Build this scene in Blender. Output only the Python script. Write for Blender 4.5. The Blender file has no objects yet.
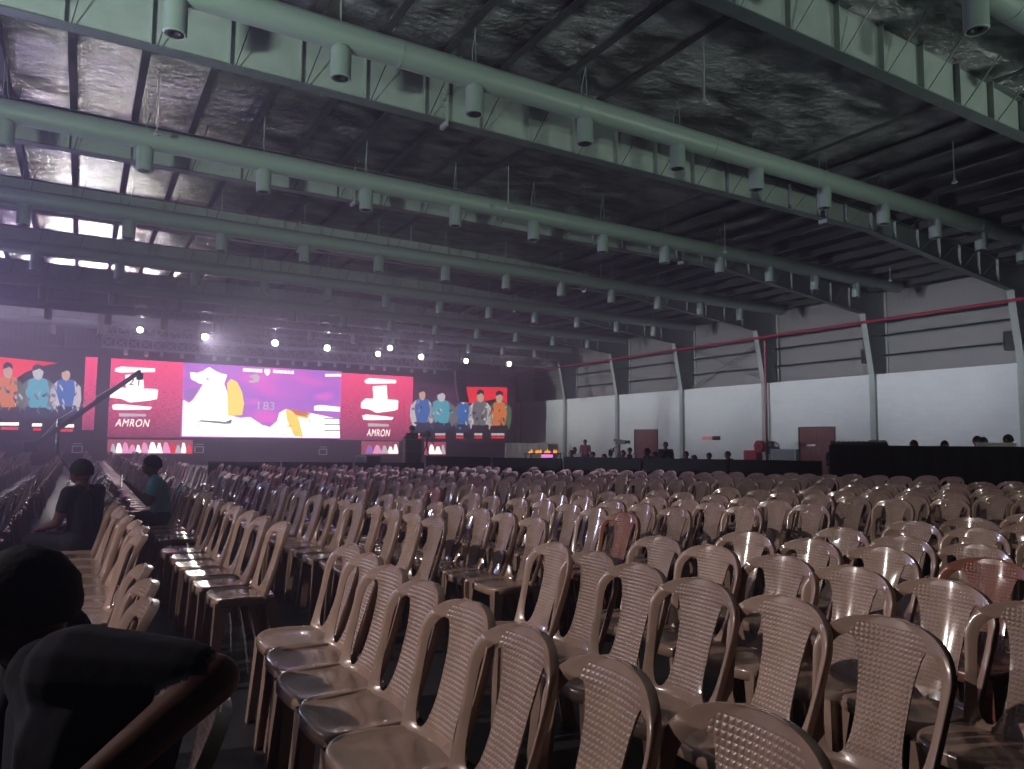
import bpy, bmesh, math, random
from mathutils import Vector, Matrix
random.seed(7)
PI = math.pi
SC = bpy.context.scene
COL = SC.collection

# ------------------------------------------------------------------ camera
YAW, PITCH, ROLL, FPX, HC = math.radians(30.692), math.radians(4.5136), math.radians(-0.4926), 724.9, 1.406
cy_, sy_, cp_, sp_ = math.cos(YAW), math.sin(YAW), math.cos(PITCH), math.sin(PITCH)
F_ = Vector((sy_*cp_, cy_*cp_, sp_)); R_ = Vector((cy_, -sy_, 0)); U_ = R_.cross(F_)
c_, s_ = math.cos(ROLL), math.sin(ROLL)
R2, U2 = R_*c_ - U_*s_, R_*s_ + U_*c_
cam = bpy.data.cameras.new('camera'); camo = bpy.data.objects.new('camera', cam); COL.objects.link(camo)
cam.sensor_width = 36.0; cam.lens = 36.0*FPX/1024; cam.clip_start = 0.05; cam.clip_end = 200
m = Matrix((R2, U2, -F_)).transposed().to_4x4(); m.translation = Vector((0, 0, HC)); camo.matrix_world = m
SC.camera = camo

def at(x, y, X=None, Y=None, Z=None):      # measured photo pixel -> point on a world plane
    d = F_*FPX + R2*(x-512) - U2*(y-384.5)
    t = X/d.x if X is not None else (Y/d.y if Y is not None else (Z-HC)/d.z)
    return d*t + Vector((0, 0, HC))
def pix(P):
    d = Vector(P) - Vector((0, 0, HC)); z = d.dot(F_)
    return (512+FPX*d.dot(R2)/z, 384.5-FPX*d.dot(U2)/z, z)

# ------------------------------------------------------------------ materials
def newmat(name):
    m = bpy.data.materials.new(name); m.use_nodes = True
    nt = m.node_tree; b = nt.nodes['Principled BSDF']
    return m, nt, b
def N(nt, t, **k):
    n = nt.nodes.new(t)
    for a, v in k.items():
        if a in n.inputs: n.inputs[a].default_value = v
        else: setattr(n, a, v)
    return n
def bump(nt, b, h, strength=.3, dist=.01):
    bp = N(nt, 'ShaderNodeBump'); bp.inputs['Strength'].default_value = strength; bp.inputs['Distance'].default_value = dist
    nt.links.new(h, bp.inputs['Height']); nt.links.new(bp.outputs[0], b.inputs['Normal']); return bp
def coords(nt, scale=(1, 1, 1)):
    tc = N(nt, 'ShaderNodeTexCoord'); mp = N(nt, 'ShaderNodeMapping'); mp.inputs['Scale'].default_value = scale
    nt.links.new(tc.outputs['Object'], mp.inputs[0]); return mp.outputs[0]
def plain(name, col, rough=.5, metal=0., var=.15, scale=6., bstr=0.0, spec=None, stretch=(1, 1, 1)):
    m, nt, b = newmat(name)
    b.inputs['Roughness'].default_value = rough; b.inputs['Metallic'].default_value = metal
    if spec is not None: b.inputs['Specular IOR Level'].default_value = spec
    n = N(nt, 'ShaderNodeTexNoise'); n.inputs['Scale'].default_value = scale; n.inputs['Detail'].default_value = 5
    nt.links.new(coords(nt, stretch), n.inputs[0])
    r = N(nt, 'ShaderNodeValToRGB')
    r.color_ramp.elements[0].position = .3; r.color_ramp.elements[1].position = .75
    r.color_ramp.elements[0].color = (*[c*(1-var) for c in col], 1); r.color_ramp.elements[1].color = (*[min(1, c*(1+var)) for c in col], 1)
    nt.links.new(n.outputs[0], r.inputs[0]); nt.links.new(r.outputs[0], b.inputs['Base Color'])
    if bstr: bump(nt, b, n.outputs[0], bstr)
    return m
def emit(name, col, s):
    m, nt, b = newmat(name)
    b.inputs['Base Color'].default_value = (*[c*.3 for c in col], 1)
    b.inputs['Emission Color'].default_value = (*col, 1); b.inputs['Emission Strength'].default_value = s
    return m

def chair_mat(name, col, woven=False):
    m, nt, b = newmat(name)
    b.inputs['Roughness'].default_value = .26
    b.inputs['Coat Weight'].default_value = .7; b.inputs['Coat Roughness'].default_value = .09
    n = N(nt, 'ShaderNodeTexNoise'); n.inputs['Scale'].default_value = 9; n.inputs['Detail'].default_value = 6
    c = coords(nt); nt.links.new(c, n.inputs[0])
    r = N(nt, 'ShaderNodeValToRGB'); r.color_ramp.elements[0].position = .3; r.color_ramp.elements[1].position = .6
    r.color_ramp.elements[0].color = (*[k*.8 for k in col], 1); r.color_ramp.elements[1].color = (*col, 1)
    nt.links.new(n.outputs[0], r.inputs[0])
    oi = N(nt, 'ShaderNodeObjectInfo'); hs = N(nt, 'ShaderNodeHueSaturation')
    mr = N(nt, 'ShaderNodeMapRange'); mr.inputs[3].default_value = .82; mr.inputs[4].default_value = 1.15
    nt.links.new(oi.outputs['Random'], mr.inputs[0]); nt.links.new(mr.outputs[0], hs.inputs['Value'])
    nt.links.new(r.outputs[0], hs.inputs['Color']); nt.links.new(hs.outputs[0], b.inputs['Base Color'])
    if woven:       # basket-weave relief, 15 mm pitch
        sx = N(nt, 'ShaderNodeSeparateXYZ'); nt.links.new(c, sx.inputs[0])
        def wave(o, k):
            a = N(nt, 'ShaderNodeMath', operation='MULTIPLY'); a.inputs[1].default_value = k; nt.links.new(o, a.inputs[0])
            s = N(nt, 'ShaderNodeMath', operation='SINE'); nt.links.new(a.outputs[0], s.inputs[0]); return s.outputs[0]
        p = N(nt, 'ShaderNodeMath', operation='MULTIPLY')
        k = PI/.0155
        def ab(o):
            q = N(nt, 'ShaderNodeMath', operation='ABSOLUTE'); nt.links.new(o, q.inputs[0]); return q.outputs[0]
        nt.links.new(ab(wave(sx.outputs['Y'], k)), p.inputs[0]); nt.links.new(ab(wave(sx.outputs['Z'], k)), p.inputs[1])
        bump(nt, b, p.outputs[0], .55, .004)
    else:
        bump(nt, b, n.outputs[0], .05, .01)
    return m
TAN = (.44, .305, .235)
M = {}
M['tan'] = chair_mat('tan_plastic', TAN); M['tan_w'] = chair_mat('tan_plastic_woven', TAN, True)
M['red'] = chair_mat('reddish_plastic', (.36, .15, .10)); M['red_w'] = chair_mat('reddish_plastic_woven', (.36, .15, .10), True)
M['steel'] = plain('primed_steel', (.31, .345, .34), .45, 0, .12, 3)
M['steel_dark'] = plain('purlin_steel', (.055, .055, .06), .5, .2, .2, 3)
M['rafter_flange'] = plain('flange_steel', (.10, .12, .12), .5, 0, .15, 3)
M['black'] = plain('black_cloth', (.012, .012, .014), .9, 0, .3, 4, .1)
M['dark_plastic'] = plain('dark_plastic', (.02, .02, .023), .45)
M['wire'] = plain('galvanised_rod', (.6, .62, .62), .35, .6)
M['red_pipe'] = plain('red_painted_pipe', (.30, .025, .05), .45)
M['door'] = plain('maroon_door_paint', (.17, .075, .08), .45, 0, .12, 2)
M['door_frame'] = plain('door_frame_paint', (.07, .04, .045), .5)
M['white'] = plain('white_board', (.75, .75, .75), .5)
M['truss'] = plain('truss_aluminium', (.45, .45, .5), .35, .7)
M['skin'] = plain('skin', (.13, .05, .03), .6, 0, .1, 20)
M['shirt_dark'] = plain('navy_shirt', (.009, .010, .02), .95, 0, .25, 30, .15)
M['shirt_teal'] = plain('teal_shirt', (.12, .38, .42), .85, 0, .15, 30, .1)
M['shirt_white'] = plain('white_shirt', (.7, .7, .72), .85, 0, .1, 30, .1)
M['shirt_green'] = plain('pale_green_shirt', (.25, .4, .3), .85, 0, .1, 30, .1)
M['shirt_maroon'] = plain('maroon_shirt', (.13, .03, .045), .85, 0, .1, 30, .1)
M['trousers'] = plain('dark_trousers', (.02, .02, .025), .9)
M['hair'] = plain('black_hair', (.006, .0055, .006), .85, 0, .3, 60, .3)

# duct: spiral seams
def duct_mat():
    m, nt, b = newmat('spiral_duct'); b.inputs['Roughness'].default_value = .42
    b.inputs['Base Color'].default_value = (.24, .29, .275, 1)
    w = N(nt, 'ShaderNodeTexWave'); w.bands_direction = 'X'; w.inputs['Scale'].default_value = 2.2; w.inputs['Distortion'].default_value = 0
    nt.links.new(coords(nt), w.inputs[0]); bump(nt, b, w.outputs[0], .10, .01)
    return m
M['duct'] = duct_mat()
def floor_mat():
    m, nt, b = newmat('dark_floor'); b.inputs['Roughness'].default_value = .5
    n = N(nt, 'ShaderNodeTexNoise'); n.inputs['Scale'].default_value = 1.2; n.inputs['Detail'].default_value = 8
    nt.links.new(coords(nt), n.inputs[0])
    r = N(nt, 'ShaderNodeValToRGB'); r.color_ramp.elements[0].color = (.018, .017, .02, 1); r.color_ramp.elements[1].color = (.05, .047, .055, 1)
    nt.links.new(n.outputs[0], r.inputs[0]); nt.links.new(r.outputs[0], b.inputs['Base Color'])
    bump(nt, b, n.outputs[0], .1, .02); return m
M['floor'] = floor_mat()
def block_mat():
    m, nt, b = newmat('white_painted_blockwork'); b.inputs['Roughness'].default_value = .8
    tc = N(nt, 'ShaderNodeTexCoord'); sx = N(nt, 'ShaderNodeSeparateXYZ'); cb = N(nt, 'ShaderNodeCombineXYZ')
    nt.links.new(tc.outputs['Object'], sx.inputs[0]); nt.links.new(sx.outputs['Y'], cb.inputs['X']); nt.links.new(sx.outputs['Z'], cb.inputs['Y'])
    br = N(nt, 'ShaderNodeTexBrick'); br.inputs['Scale'].default_value = 1; br.inputs['Brick Width'].default_value = .4; br.inputs['Row Height'].default_value = .2
    br.inputs['Mortar Size'].default_value = .008
    br.inputs['Color1'].default_value = (.74, .75, .8, 1); br.inputs['Color2'].default_value = (.69, .70, .76, 1); br.inputs['Mortar'].default_value = (.64, .65, .7, 1)
    nt.links.new(cb.outputs[0], br.inputs[0])
    n = N(nt, 'ShaderNodeTexNoise'); n.inputs['Scale'].default_value = .35; n.inputs['Detail'].default_value = 6; nt.links.new(tc.outputs['Object'], n.inputs[0])
    r = N(nt, 'ShaderNodeValToRGB'); r.color_ramp.elements[0].color = (.86, .86, .86, 1); r.color_ramp.elements[1].color = (1, 1, 1, 1)
    nt.links.new(n.outputs[0], r.inputs[0])
    mx = N(nt, 'ShaderNodeMix', data_type='RGBA', blend_type='MULTIPLY'); mx.inputs[0].default_value = 1
    nt.links.new(br.outputs[0], mx.inputs[6]); nt.links.new(r.outputs[0], mx.inputs[7]); nt.links.new(mx.outputs[2], b.inputs['Base Color'])
    bump(nt, b, br.outputs['Fac'], -.2, .01); return m
M['block'] = block_mat()
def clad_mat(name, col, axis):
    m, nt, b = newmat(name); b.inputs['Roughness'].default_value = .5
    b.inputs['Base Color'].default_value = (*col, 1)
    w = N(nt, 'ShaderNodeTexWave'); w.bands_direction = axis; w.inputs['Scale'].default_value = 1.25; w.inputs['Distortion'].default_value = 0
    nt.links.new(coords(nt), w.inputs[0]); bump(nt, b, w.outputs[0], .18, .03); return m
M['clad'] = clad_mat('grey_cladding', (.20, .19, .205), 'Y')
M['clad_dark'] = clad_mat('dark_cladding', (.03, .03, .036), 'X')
def foil_mat():
    m, nt, b = newmat('foil_insulation'); b.inputs['Metallic'].default_value = .95; b.inputs['Roughness'].default_value = .27
    n = N(nt, 'ShaderNodeTexNoise'); n.inputs['Scale'].default_value = 1.; n.inputs['Detail'].default_value = 9; n.inputs['Roughness'].default_value = .62
    nt.links.new(coords(nt, (2.6, 3.6, 1)), n.inputs[0]); bump(nt, b, n.outputs[0], 1., .22)
    n2 = N(nt, 'ShaderNodeTexNoise'); n2.inputs['Scale'].default_value = 1.3; n2.inputs['Detail'].default_value = 5
    nt.links.new(coords(nt, (1, 1.6, 1)), n2.inputs[0])
    r = N(nt, 'ShaderNodeValToRGB'); r.color_ramp.elements[0].position = .38; r.color_ramp.elements[1].position = .66
    r.color_ramp.elements[0].color = (.10, .095, .10, 1); r.color_ramp.elements[1].color = (.62, .60, .64, 1)
    nt.links.new(n2.outputs[0], r.inputs[0]); nt.links.new(r.outputs[0], b.inputs['Base Color']); return m
M['foil'] = foil_mat()

# ------------------------------------------------------------------ mesh helpers
class MB:
    def __init__(s): s.v = []; s.f = []; s.mi = []
    def add(s, vs, fs, mi=0):
        o = len(s.v); s.v += [tuple(v) for v in vs]; s.f += [tuple(i+o for i in f) for f in fs]; s.mi += [mi]*len(fs)
    def box(s, x0, x1, y0, y1, z0, z1, mi=0):
        s.add([(x, y, z) for z in (z0, z1) for (x, y) in ((x0, y0), (x1, y0), (x1, y1), (x0, y1))],
              [(0, 3, 2, 1), (4, 5, 6, 7), (0, 1, 5, 4), (1, 2, 6, 5), (2, 3, 7, 6), (3, 0, 4, 7)], mi)
    def tube(s, pts, r, n=8, mi=0, caps=True):
        pts = [Vector(p) for p in pts]; rr = r if isinstance(r, (list, tuple)) else [r]*len(pts); rings = []
        vs = []
        for i, p in enumerate(pts):
            t = (pts[min(i+1, len(pts)-1)]-pts[max(i-1, 0)]).normalized()
            a = t.cross(Vector((0, 0, 1)));
            if a.length < 1e-3: a = Vector((1, 0, 0))
            a.normalize(); b = t.cross(a)
            for k in range(n):
                w = 2*PI*k/n; vs.append(p + (a*math.cos(w)+b*math.sin(w))*rr[i])
        fs = [(i*n+k, i*n+(k+1) % n, (i+1)*n+(k+1) % n, (i+1)*n+k) for i in range(len(pts)-1) for k in range(n)]
        if caps: fs += [tuple(range(n))[::-1], tuple(range((len(pts)-1)*n, len(pts)*n))]
        s.add(vs, fs, mi)
    def beam(s, a, b, w, h=None, mi=0):
        a, b = Vector(a), Vector(b); h = h or w; t = (b-a).normalized(); u = t.cross(Vector((0, 0, 1)))
        if u.length < 1e-3: u = Vector((1, 0, 0))
        u.normalize(); v = t.cross(u)
        vs = [p + u*(i*w/2) + v*(j*h/2) for p in (a, b) for (i, j) in ((-1, -1), (1, -1), (1, 1), (-1, 1))]
        s.add(vs, [(0, 3, 2, 1), (4, 5, 6, 7), (0, 1, 5, 4), (1, 2, 6, 5), (2, 3, 7, 6), (3, 0, 4, 7)], mi)
    def lathe(s, prof, c=(0, 0, 0), n=20, mi=0):
        vs = [(c[0]+r*math.cos(2*PI*k/n), c[1]+r*math.sin(2*PI*k/n), c[2]+z) for r, z in prof for k in range(n)]
        fs = [(i*n+k, i*n+(k+1) % n, (i+1)*n+(k+1) % n, (i+1)*n+k) for i in range(len(prof)-1) for k in range(n)]
        s.add(vs, fs, mi)
    def mesh(s, name, mats, smooth=False, weld=False):
        me = bpy.data.meshes.new(name); me.from_pydata(s.v, [], s.f)
        for m in (mats if isinstance(mats, (list, tuple)) else [mats]): me.materials.append(m)
        for p, i in zip(me.polygons, s.mi): p.material_index = i; p.use_smooth = smooth
        if weld:
            bm = bmesh.new(); bm.from_mesh(me); bmesh.ops.remove_doubles(bm, verts=bm.verts, dist=1e-4); bm.to_mesh(me); bm.free()
        return me
    def build(s, name, mats, parent=None, smooth=False, weld=False):
        o = bpy.data.objects.new(name, s.mesh(name, mats, smooth, weld)); COL.objects.link(o)
        if parent: o.parent = parent
        return o
def smart(o, ang=40):
    me = o.data
    for p in me.polygons: p.use_smooth = True
    try: me.set_sharp_from_angle(angle=math.radians(ang))
    except Exception: pass
    return o
def tag(o, label=None, cat=None, group=None, kind=None):
    for k, v in (('label', label), ('category', cat), ('group', group), ('kind', kind)):
        if v: o[k] = v
    return o
def empty(name, loc=(0, 0, 0), rz=0, label=None, cat=None, group=None):
    o = bpy.data.objects.new(name, None); COL.objects.link(o); o.location = loc; o.rotation_euler.z = rz
    o.empty_display_size = .1
    return tag(o, label, cat, group)
def copy_tree(o, parent=None):
    c = o.copy(); COL.objects.link(c)
    if parent: c.parent = parent
    for ch in [x for x in KIDS.get(o.name, [])]:
        copy_tree(ch, c)
    return c
KIDS = {}
def kids_of(root):      # remember the children of a prototype (fast lookup)
    def rec(o, objs):
        KIDS[o.name] = [x for x in objs if x.parent == o]
        for k in KIDS[o.name]: rec(k, objs)
    rec(root, list(COL.objects))
def boxobj(name, b, mat, label=None, kind=None, cat=None):
    m = MB(); m.box(*b); return tag(m.build(name, mat), label, cat, None, kind)
ORD = ['zeroth', 'first', 'second', 'third', 'fourth', 'fifth', 'sixth', 'seventh', 'eighth', 'ninth', 'tenth', 'eleventh', 'twelfth',
       'thirteenth', 'fourteenth', 'fifteenth', 'sixteenth', 'seventeenth', 'eighteenth', 'nineteenth', 'twentieth'] + ['%dth' % i for i in range(21, 80)]
CARD = ['no', 'one', 'two', 'three', 'four', 'five', 'six', 'seven', 'eight', 'nine', 'ten']

# ------------------------------------------------------------------ the hall
XL, XR, YN, YF = -24.0, 30.9, -9.0, 54.0
ZB = 4.49
boxobj('floor', (XL, XR, YN, YF, -.2, 0), M['floor'], 'dark hall floor under the chairs', 'structure')
ROOF = lambda X: 9.25 - max(0, X-14)*.055
def ceil():
    m = MB(); nx, ny = 60, 160
    vs = []
    for j in range(ny+1):
        for i in range(nx+1):
            X = XL+(XR-XL)*i/nx; Y = YN+(YF-YN)*j/ny
            vs.append((X, Y, ROOF(X) + .03*math.sin(Y*2.1+math.sin(X*1.7)*1.5)+.02*math.sin(X*5+Y*3.3)))
    m.add(vs, [(j*(nx+1)+i, (j+1)*(nx+1)+i, (j+1)*(nx+1)+i+1, j*(nx+1)+i+1) for j in range(ny) for i in range(nx)])
    k = len(vs); m.add([(XL, YN, 9.5), (XR, YN, 8.6), (XR, YF, 8.6), (XL, YF, 9.5)], [(0, 1, 2, 3)])
    return tag(m.build('ceiling', M['foil'], smooth=True), 'wrinkled foil insulation under the roof sheets', kind='structure')
ceil()
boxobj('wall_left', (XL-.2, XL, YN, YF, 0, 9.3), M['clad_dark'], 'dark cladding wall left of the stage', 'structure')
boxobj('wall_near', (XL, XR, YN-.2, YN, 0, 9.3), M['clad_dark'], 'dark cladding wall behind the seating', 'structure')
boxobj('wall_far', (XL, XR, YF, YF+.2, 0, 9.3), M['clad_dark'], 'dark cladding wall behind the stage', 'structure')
mm = MB(); mm.box(29.9, 30.9, YN, YF, 0, ZB); tag(mm.build('wall_right', M['block']), 'white painted block wall along the right side', kind='structure')
mm = MB(); mm.box(30.85, 31.0, YN, YF, ZB, 8.6); tag(mm.build('wall_right_upper', M['clad']), 'grey metal cladding above the white block wall', kind='structure')
for z in (5.35, 6.25):
    mm = MB(); mm.box(30.65, 30.85, YN, YF, z, z+.07); mm.box(30.65, 30.68, YN, YF, z-.05, z+.07)
    tag(mm.build('trim_1' if z < 6 else 'trim_2', M['rafter_flange']), 'horizontal steel girt on the upper cladding', kind='structure')

FY = [1.52+5.89*k for k in range(-1, 9)]       # portal frame positions
for i, Y in enumerate(FY):
    # column: narrow flange below, tapered web above the block wall
    m = MB()
    m.box(29.74, 29.9, Y-.13, Y+.13, 0, ZB)                          # inner flange, lower part
    zt = 7.15
    m.add([(29.74, Y-.13, ZB), (29.74, Y+.13, ZB), (29.2, Y+.13, zt), (29.2, Y-.13, zt),
           (29.77, Y-.13, ZB), (29.77, Y+.13, ZB), (29.23, Y+.13, zt), (29.23, Y-.13, zt)],
          [(0, 1, 2, 3), (7, 6, 5, 4), (0, 3, 7, 4), (1, 5, 6, 2)])
    m.add([(29.76, Y-.02, ZB), (30.85, Y-.02, ZB), (30.85, Y-.02, 8.2), (29.22, Y-.02, 8.2), (29.22, Y-.02, zt),
           (29.76, Y+.02, ZB), (30.85, Y+.02, ZB), (30.85, Y+.02, 8.2), (29.22, Y+.02, 8.2), (29.22, Y+.02, zt)],
          [(0, 1, 2, 3, 4), (9, 8, 7, 6, 5)])
    m.box(29.72, 30.85, Y-.13, Y+.13, ZB+.005, ZB+.05); m.box(29.4, 30.85, Y-.13, Y-.02, 6.2, 6.23)
    m.box(30.78, 30.85, Y-.13, Y+.13, ZB, 8.2)
    tag(m.build('column', M['steel']), 'tapered grey steel column against the right wall', kind='structure')
    # rafter: I-section with stiffeners and a haunch
    L = [(XL, 8.0, 8.95), (14, 8.0, 8.95), (20.6, 8.0, ROOF(20.6)-.3), (29.3, 7.12, ROOF(29.3)-.3)]
    w = MB(); fl = MB()
    for (a, b) in zip(L[:-1], L[1:]):
        for y in (Y-.012, Y+.012):
            w.add([(a[0], y, a[1]), (b[0], y, b[1]), (b[0], y, b[2]), (a[0], y, a[2])], [(0, 1, 2, 3)])
        for zi, s in ((1, 1), (2, -1)):
            za, zb = a[zi], b[zi]
            fl.add([(x, y, z+dz) for dz in (0, s*.025) for (x, z) in ((a[0], za), (b[0], zb)) for y in (Y-.13, Y+.13)],
                   [(0, 1, 3, 2), (4, 6, 7, 5), (0, 2, 6, 4), (1, 5, 7, 3), (0, 4, 5, 1), (2, 3, 7, 6)])
    x = XL+.96
    while x < 29:
        zb = 8.0 if x < 20.6 else 8.0-(x-20.6)*.88/8.7
        w.box(x-.008, x+.008, Y-.12, Y+.12, zb+.02, ROOF(x)-.31); x += 1.25
    for xs in (6.2, 18.5):                      # bolted splice plates
        w.box(xs-.03, xs+.03, Y-.14, Y+.14, 7.9, 8.95)
        for k in range(6):
            for s in (-1, 1): w.box(xs-.07, xs+.07, Y+s*.08-.02, Y+s*.08+.02, 8.02+k*.14, 8.06+k*.14)
    r = empty('rafter', (0, 0, 0)); r['kind'] = 'structure'; r['label'] = 'deep steel portal rafter spanning the hall under the roof'
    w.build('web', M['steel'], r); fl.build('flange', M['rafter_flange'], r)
    br = MB(); x = -4.18
    while x < 28:                               # thin fly braces from the bottom flange to the purlins
        zb = 8.0 if x < 20.6 else 8.0-(x-20.6)*.88/8.7
        br.beam((x, Y-.12, zb+.03), (x+.25, Y-.75, ROOF(x)-.25), .022 if i == 2 else .014)
        x += 1.25
    br.build('fly_brace', M['wire'] if i == 2 else M['steel_dark'], r)
x = -.43-1.25*18; i = 0
while x < 30.4:                                 # purlins run along the hall
    z = ROOF(x)-.06; m = MB()
    m.box(x-.02, x+.02, YN, YF, z-.24, z); m.box(x-.13, x+.02, YN, YF, z-.25, z-.225); m.box(x, x+.13, YN, YF, z-.012, z)
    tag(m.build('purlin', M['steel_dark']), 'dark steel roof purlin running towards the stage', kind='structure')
    m = MB()
    x += 1.25
m = MB(); m.tube([(29.25, YN, 6.75), (29.25, YF, 6.75)], .06, 10)
for Y in FY: m.tube([(29.25, Y-.35, 6.75), (29.25, Y-.25, 6.75)], .1, 10)
pipe = m.build('fire_main_pipe', M['red_pipe'], smooth=True); smart(pipe)
tag(pipe, 'long red fire main pipe along the eaves above the wall columns', 'pipe')
yc = FY[5]
m = MB(); m.tube([(29.6, yc-.25, 0), (29.6, yc-.25, 6.6), (29.25, yc-.25, 6.75)], .055, 8)
tag(smart(m.build('fire_riser_pipe', M['red_pipe'])), 'red vertical fire riser pipe beside the middle wall column', 'pipe')
# cross bracing between two columns
m = MB(); ya, yb = FY[5]+.2, FY[6]-.2
m.tube([(30.3, ya, 4.6), (30.3, yb, 6.9)], .03, 6); m.tube([(30.36, ya, 6.9), (30.36, yb, 4.6)], .03, 6)
tag(m.build('cross_bracing', M['rafter_flange']), 'dark steel X bracing on the upper cladding between two columns', 'bracing')

# doors in the right wall
def door(name, y0, y1, label, sign):
    r = empty(name, (29.9, (y0+y1)/2, 0)); r['kind'] = 'structure'; r['label'] = label
    h = 2.17; w = (y1-y0)/2
    m = MB(); t = .07
    m.box(-.05, .0, -w-t, -w, 0, h+t); m.box(-.05, .0, w, w+t, 0, h+t); m.box(-.05, 0, -w, w, h, h+t)
    m.build('door_frame', M['door_frame'], r)
    for s in (-1, 1):
        m = MB(); a, b = (-w+.005, -.005) if s < 0 else (.005, w-.005)
        m.box(-.03, -.002, a, b, .02, h-.005)
        lf = m.build('door_leaf', M['door'], r)
        m = MB(); m.tube([(-.03, s*.12, 1.0), (-.09, s*.12, 1.0), (-.09, s*.12, 1.25), (-.03, s*.12, 1.25)], .012, 6)
        m.build('door_handle', M['wire'], lf)
    if sign:
        m = MB(); m.box(-.04, -.031, .05, .55, 1.32, 1.42); m.build('door_sign', M['white'], r)
door('door_1', 21.2, 23.07, 'maroon double door in white wall with a white push strip', True)
door('door_2', 33.17, 35.19, 'farther maroon double door in white wall behind the people', False)
# small fittings on the wall
def wall_box(name, x0, y0, x1, y1, mat, label, cat, X=29.88, dep=.06):
    a = at(x0, y0, X=X); b = at(x1, y1, X=X)
    m = MB(); m.box(X-dep, X+.02, min(a.y, b.y), max(a.y, b.y), min(a.z, b.z), max(a.z, b.z))
    return tag(m.build(name, mat), label, cat)
wall_box('wall_sign', 703, 436.5, 711, 440, emit('pink_sign', (.8, .25, .35), .35), 'small pink sign on white wall beside a dark box', 'sign')
wall_box('wall_box', 713, 436, 720, 440, M['dark_plastic'], 'small dark box on white wall beside the pink sign', 'box')
def speaker(x0, y0, x1, y1, X, label):
    a = at(x0, y0, X=X); b = at(x1, y1, X=X); y_0, y_1, z0, z1 = min(a.y, b.y), max(a.y, b.y), min(a.z, b.z), max(a.z, b.z)
    r = empty('exhaust_fan', (X, (y_0+y_1)/2, z0), 0, label, 'fan', 'black boxes on the upper cladding')
    w = (y_1-y_0)/2; h = z1-z0
    m = MB(); m.box(0, .35, -w, w, 0, h); m.box(-.03, 0, -w, -w+.04, 0, h); m.box(-.03, 0, w-.04, w, 0, h); m.box(-.03, 0, -w, w, 0, .04); m.box(-.03, 0, -w, w, h-.04, h)
    m.build('housing', M['dark_plastic'], r)
    g = MB()
    for k in range(7): g.box(-.02, 0, -w+.04, w-.04, .06+k*(h-.1)/7, .08+k*(h-.1)/7)
    g.build('grille', M['black'], r)
speaker(1003, 331.5, 1017, 349, 30.5, 'square black box fan high on the cladding at far right')
speaker(861, 349.5, 867.5, 363, 30.5, 'black box fan high on the cladding left of the second nearest column')

# ------------------------------------------------------------------ ducts
DY = [5.3, 11.5, 17.4, 23.3, 29.2, 35.1, 41.0, 46.9]; DZ = [8.2, 8.15, 7.97, 7.88, 7.84, 7.8, 7.8, 7.8]
names = ['nearest', 'second', 'third', 'fourth', 'fifth', 'sixth', 'seventh', 'farthest']
nozzle_m = MB(); nozzle_m.lathe([(.0, -.16), (.12, -.16), (.155, -.2), (.165, -.25), (.17, -.25), (.17, -.72), (.15, -.74), (.13, -.73), (.12, -.6), (.0, -.58)], n=20)
nozzle_me = nozzle_m.mesh('nozzle', M['duct'], True)
try: nozzle_me.set_sharp_from_angle(angle=math.radians(35))
except Exception: pass
collar_m = MB(); collar_m.lathe([(.128, -.715), (.128, -.735), (.06, -.72), (.05, -.64), (0, -.63)], n=16); collar_me = collar_m.mesh('nozzle_mouth', M['dark_plastic'], True)
for i, (Y, Z) in enumerate(zip(DY, DZ)):
    r = empty('ventilation_duct', (0, Y, Z), 0, 'round grey duct with hanging nozzles, %s from the camera end of the hall' % names[i], 'duct', 'ceiling ducts')
    m = MB(); m.tube([(XL, 0, 0), (29.0, 0, 0)], .235, 20)
    x = -22
    while x < 29: m.tube([(x, 0, 0), (x+.03, 0, 0)], .245, 20); x += 3.78
    smart(m.build('duct_pipe', M['duct'], r))
    x = -4.17
    while x < 28.5:
        hg = MB(); hg.tube([(0, -.15, .18), (0, -.1, ROOF(x)-Z-.2), (.02, -.1, ROOF(x)-Z-.2), (.05, .1, .5), (.1, .15, .15)], .006, 5)
        h = hg.build('hanger_wire', M['steel'], r); h.location = (x, 0, 0); x += 2.52
    k = -7
    while .93+2.52*k < 28.6:
        X = .93+2.52*k
        n = bpy.data.objects.new('nozzle', nozzle_me); COL.objects.link(n); n.parent = r; n.location = (X, 0, 0)
        c = bpy.data.objects.new('nozzle_mouth', collar_me); COL.objects.link(c); c.parent = n
        k += 1
# pendant rods with small heads
for j, (X, Y, px, py) in enumerate([(9.73, 9.44, 704, 95), (17.9, 9.26, 950, 175), (18.17, 16.79, 725, 248), (26.71, 16.34, 890, 277), (1.08, 16.49, 157, 128), (.95, 23.49, 130, 215), (9.74, 16.7, 508, 203), (18.1, 23.4, 610, 282), (9.7, 23.4, 392, 243)]):
    zt = ROOF(X)-.25-7.75
    where = ['beneath the dark roof nearest the camera', 'over the right side before the second duct', 'just past the second duct, mid right', 'close to the right wall columns',
             'over the stage aisle before the third duct', 'over the stage aisle before the fourth duct', 'mid hall just before the third duct', 'deep in the hall toward the right wall', 'deep in the hall over the middle'][j]
    r = empty('ceiling_sensor', (X, Y, 7.75), 0, 'small sensor on thin hanging rod %s' % where, 'sensor', 'hanging ceiling sensors')
    m = MB(); m.tube([(0, 0, .1), (0, 0, zt)], .014, 6); m.build('rod', M['wire'], r)
    m = MB(); m.lathe([(0, .12), (.02, .12), (.03, .06), (.07, .02), (.07, 0), (.04, -.02), (0, -.02)], n=12); smart(m.build('sensor_head', M['wire'], r))

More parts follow.
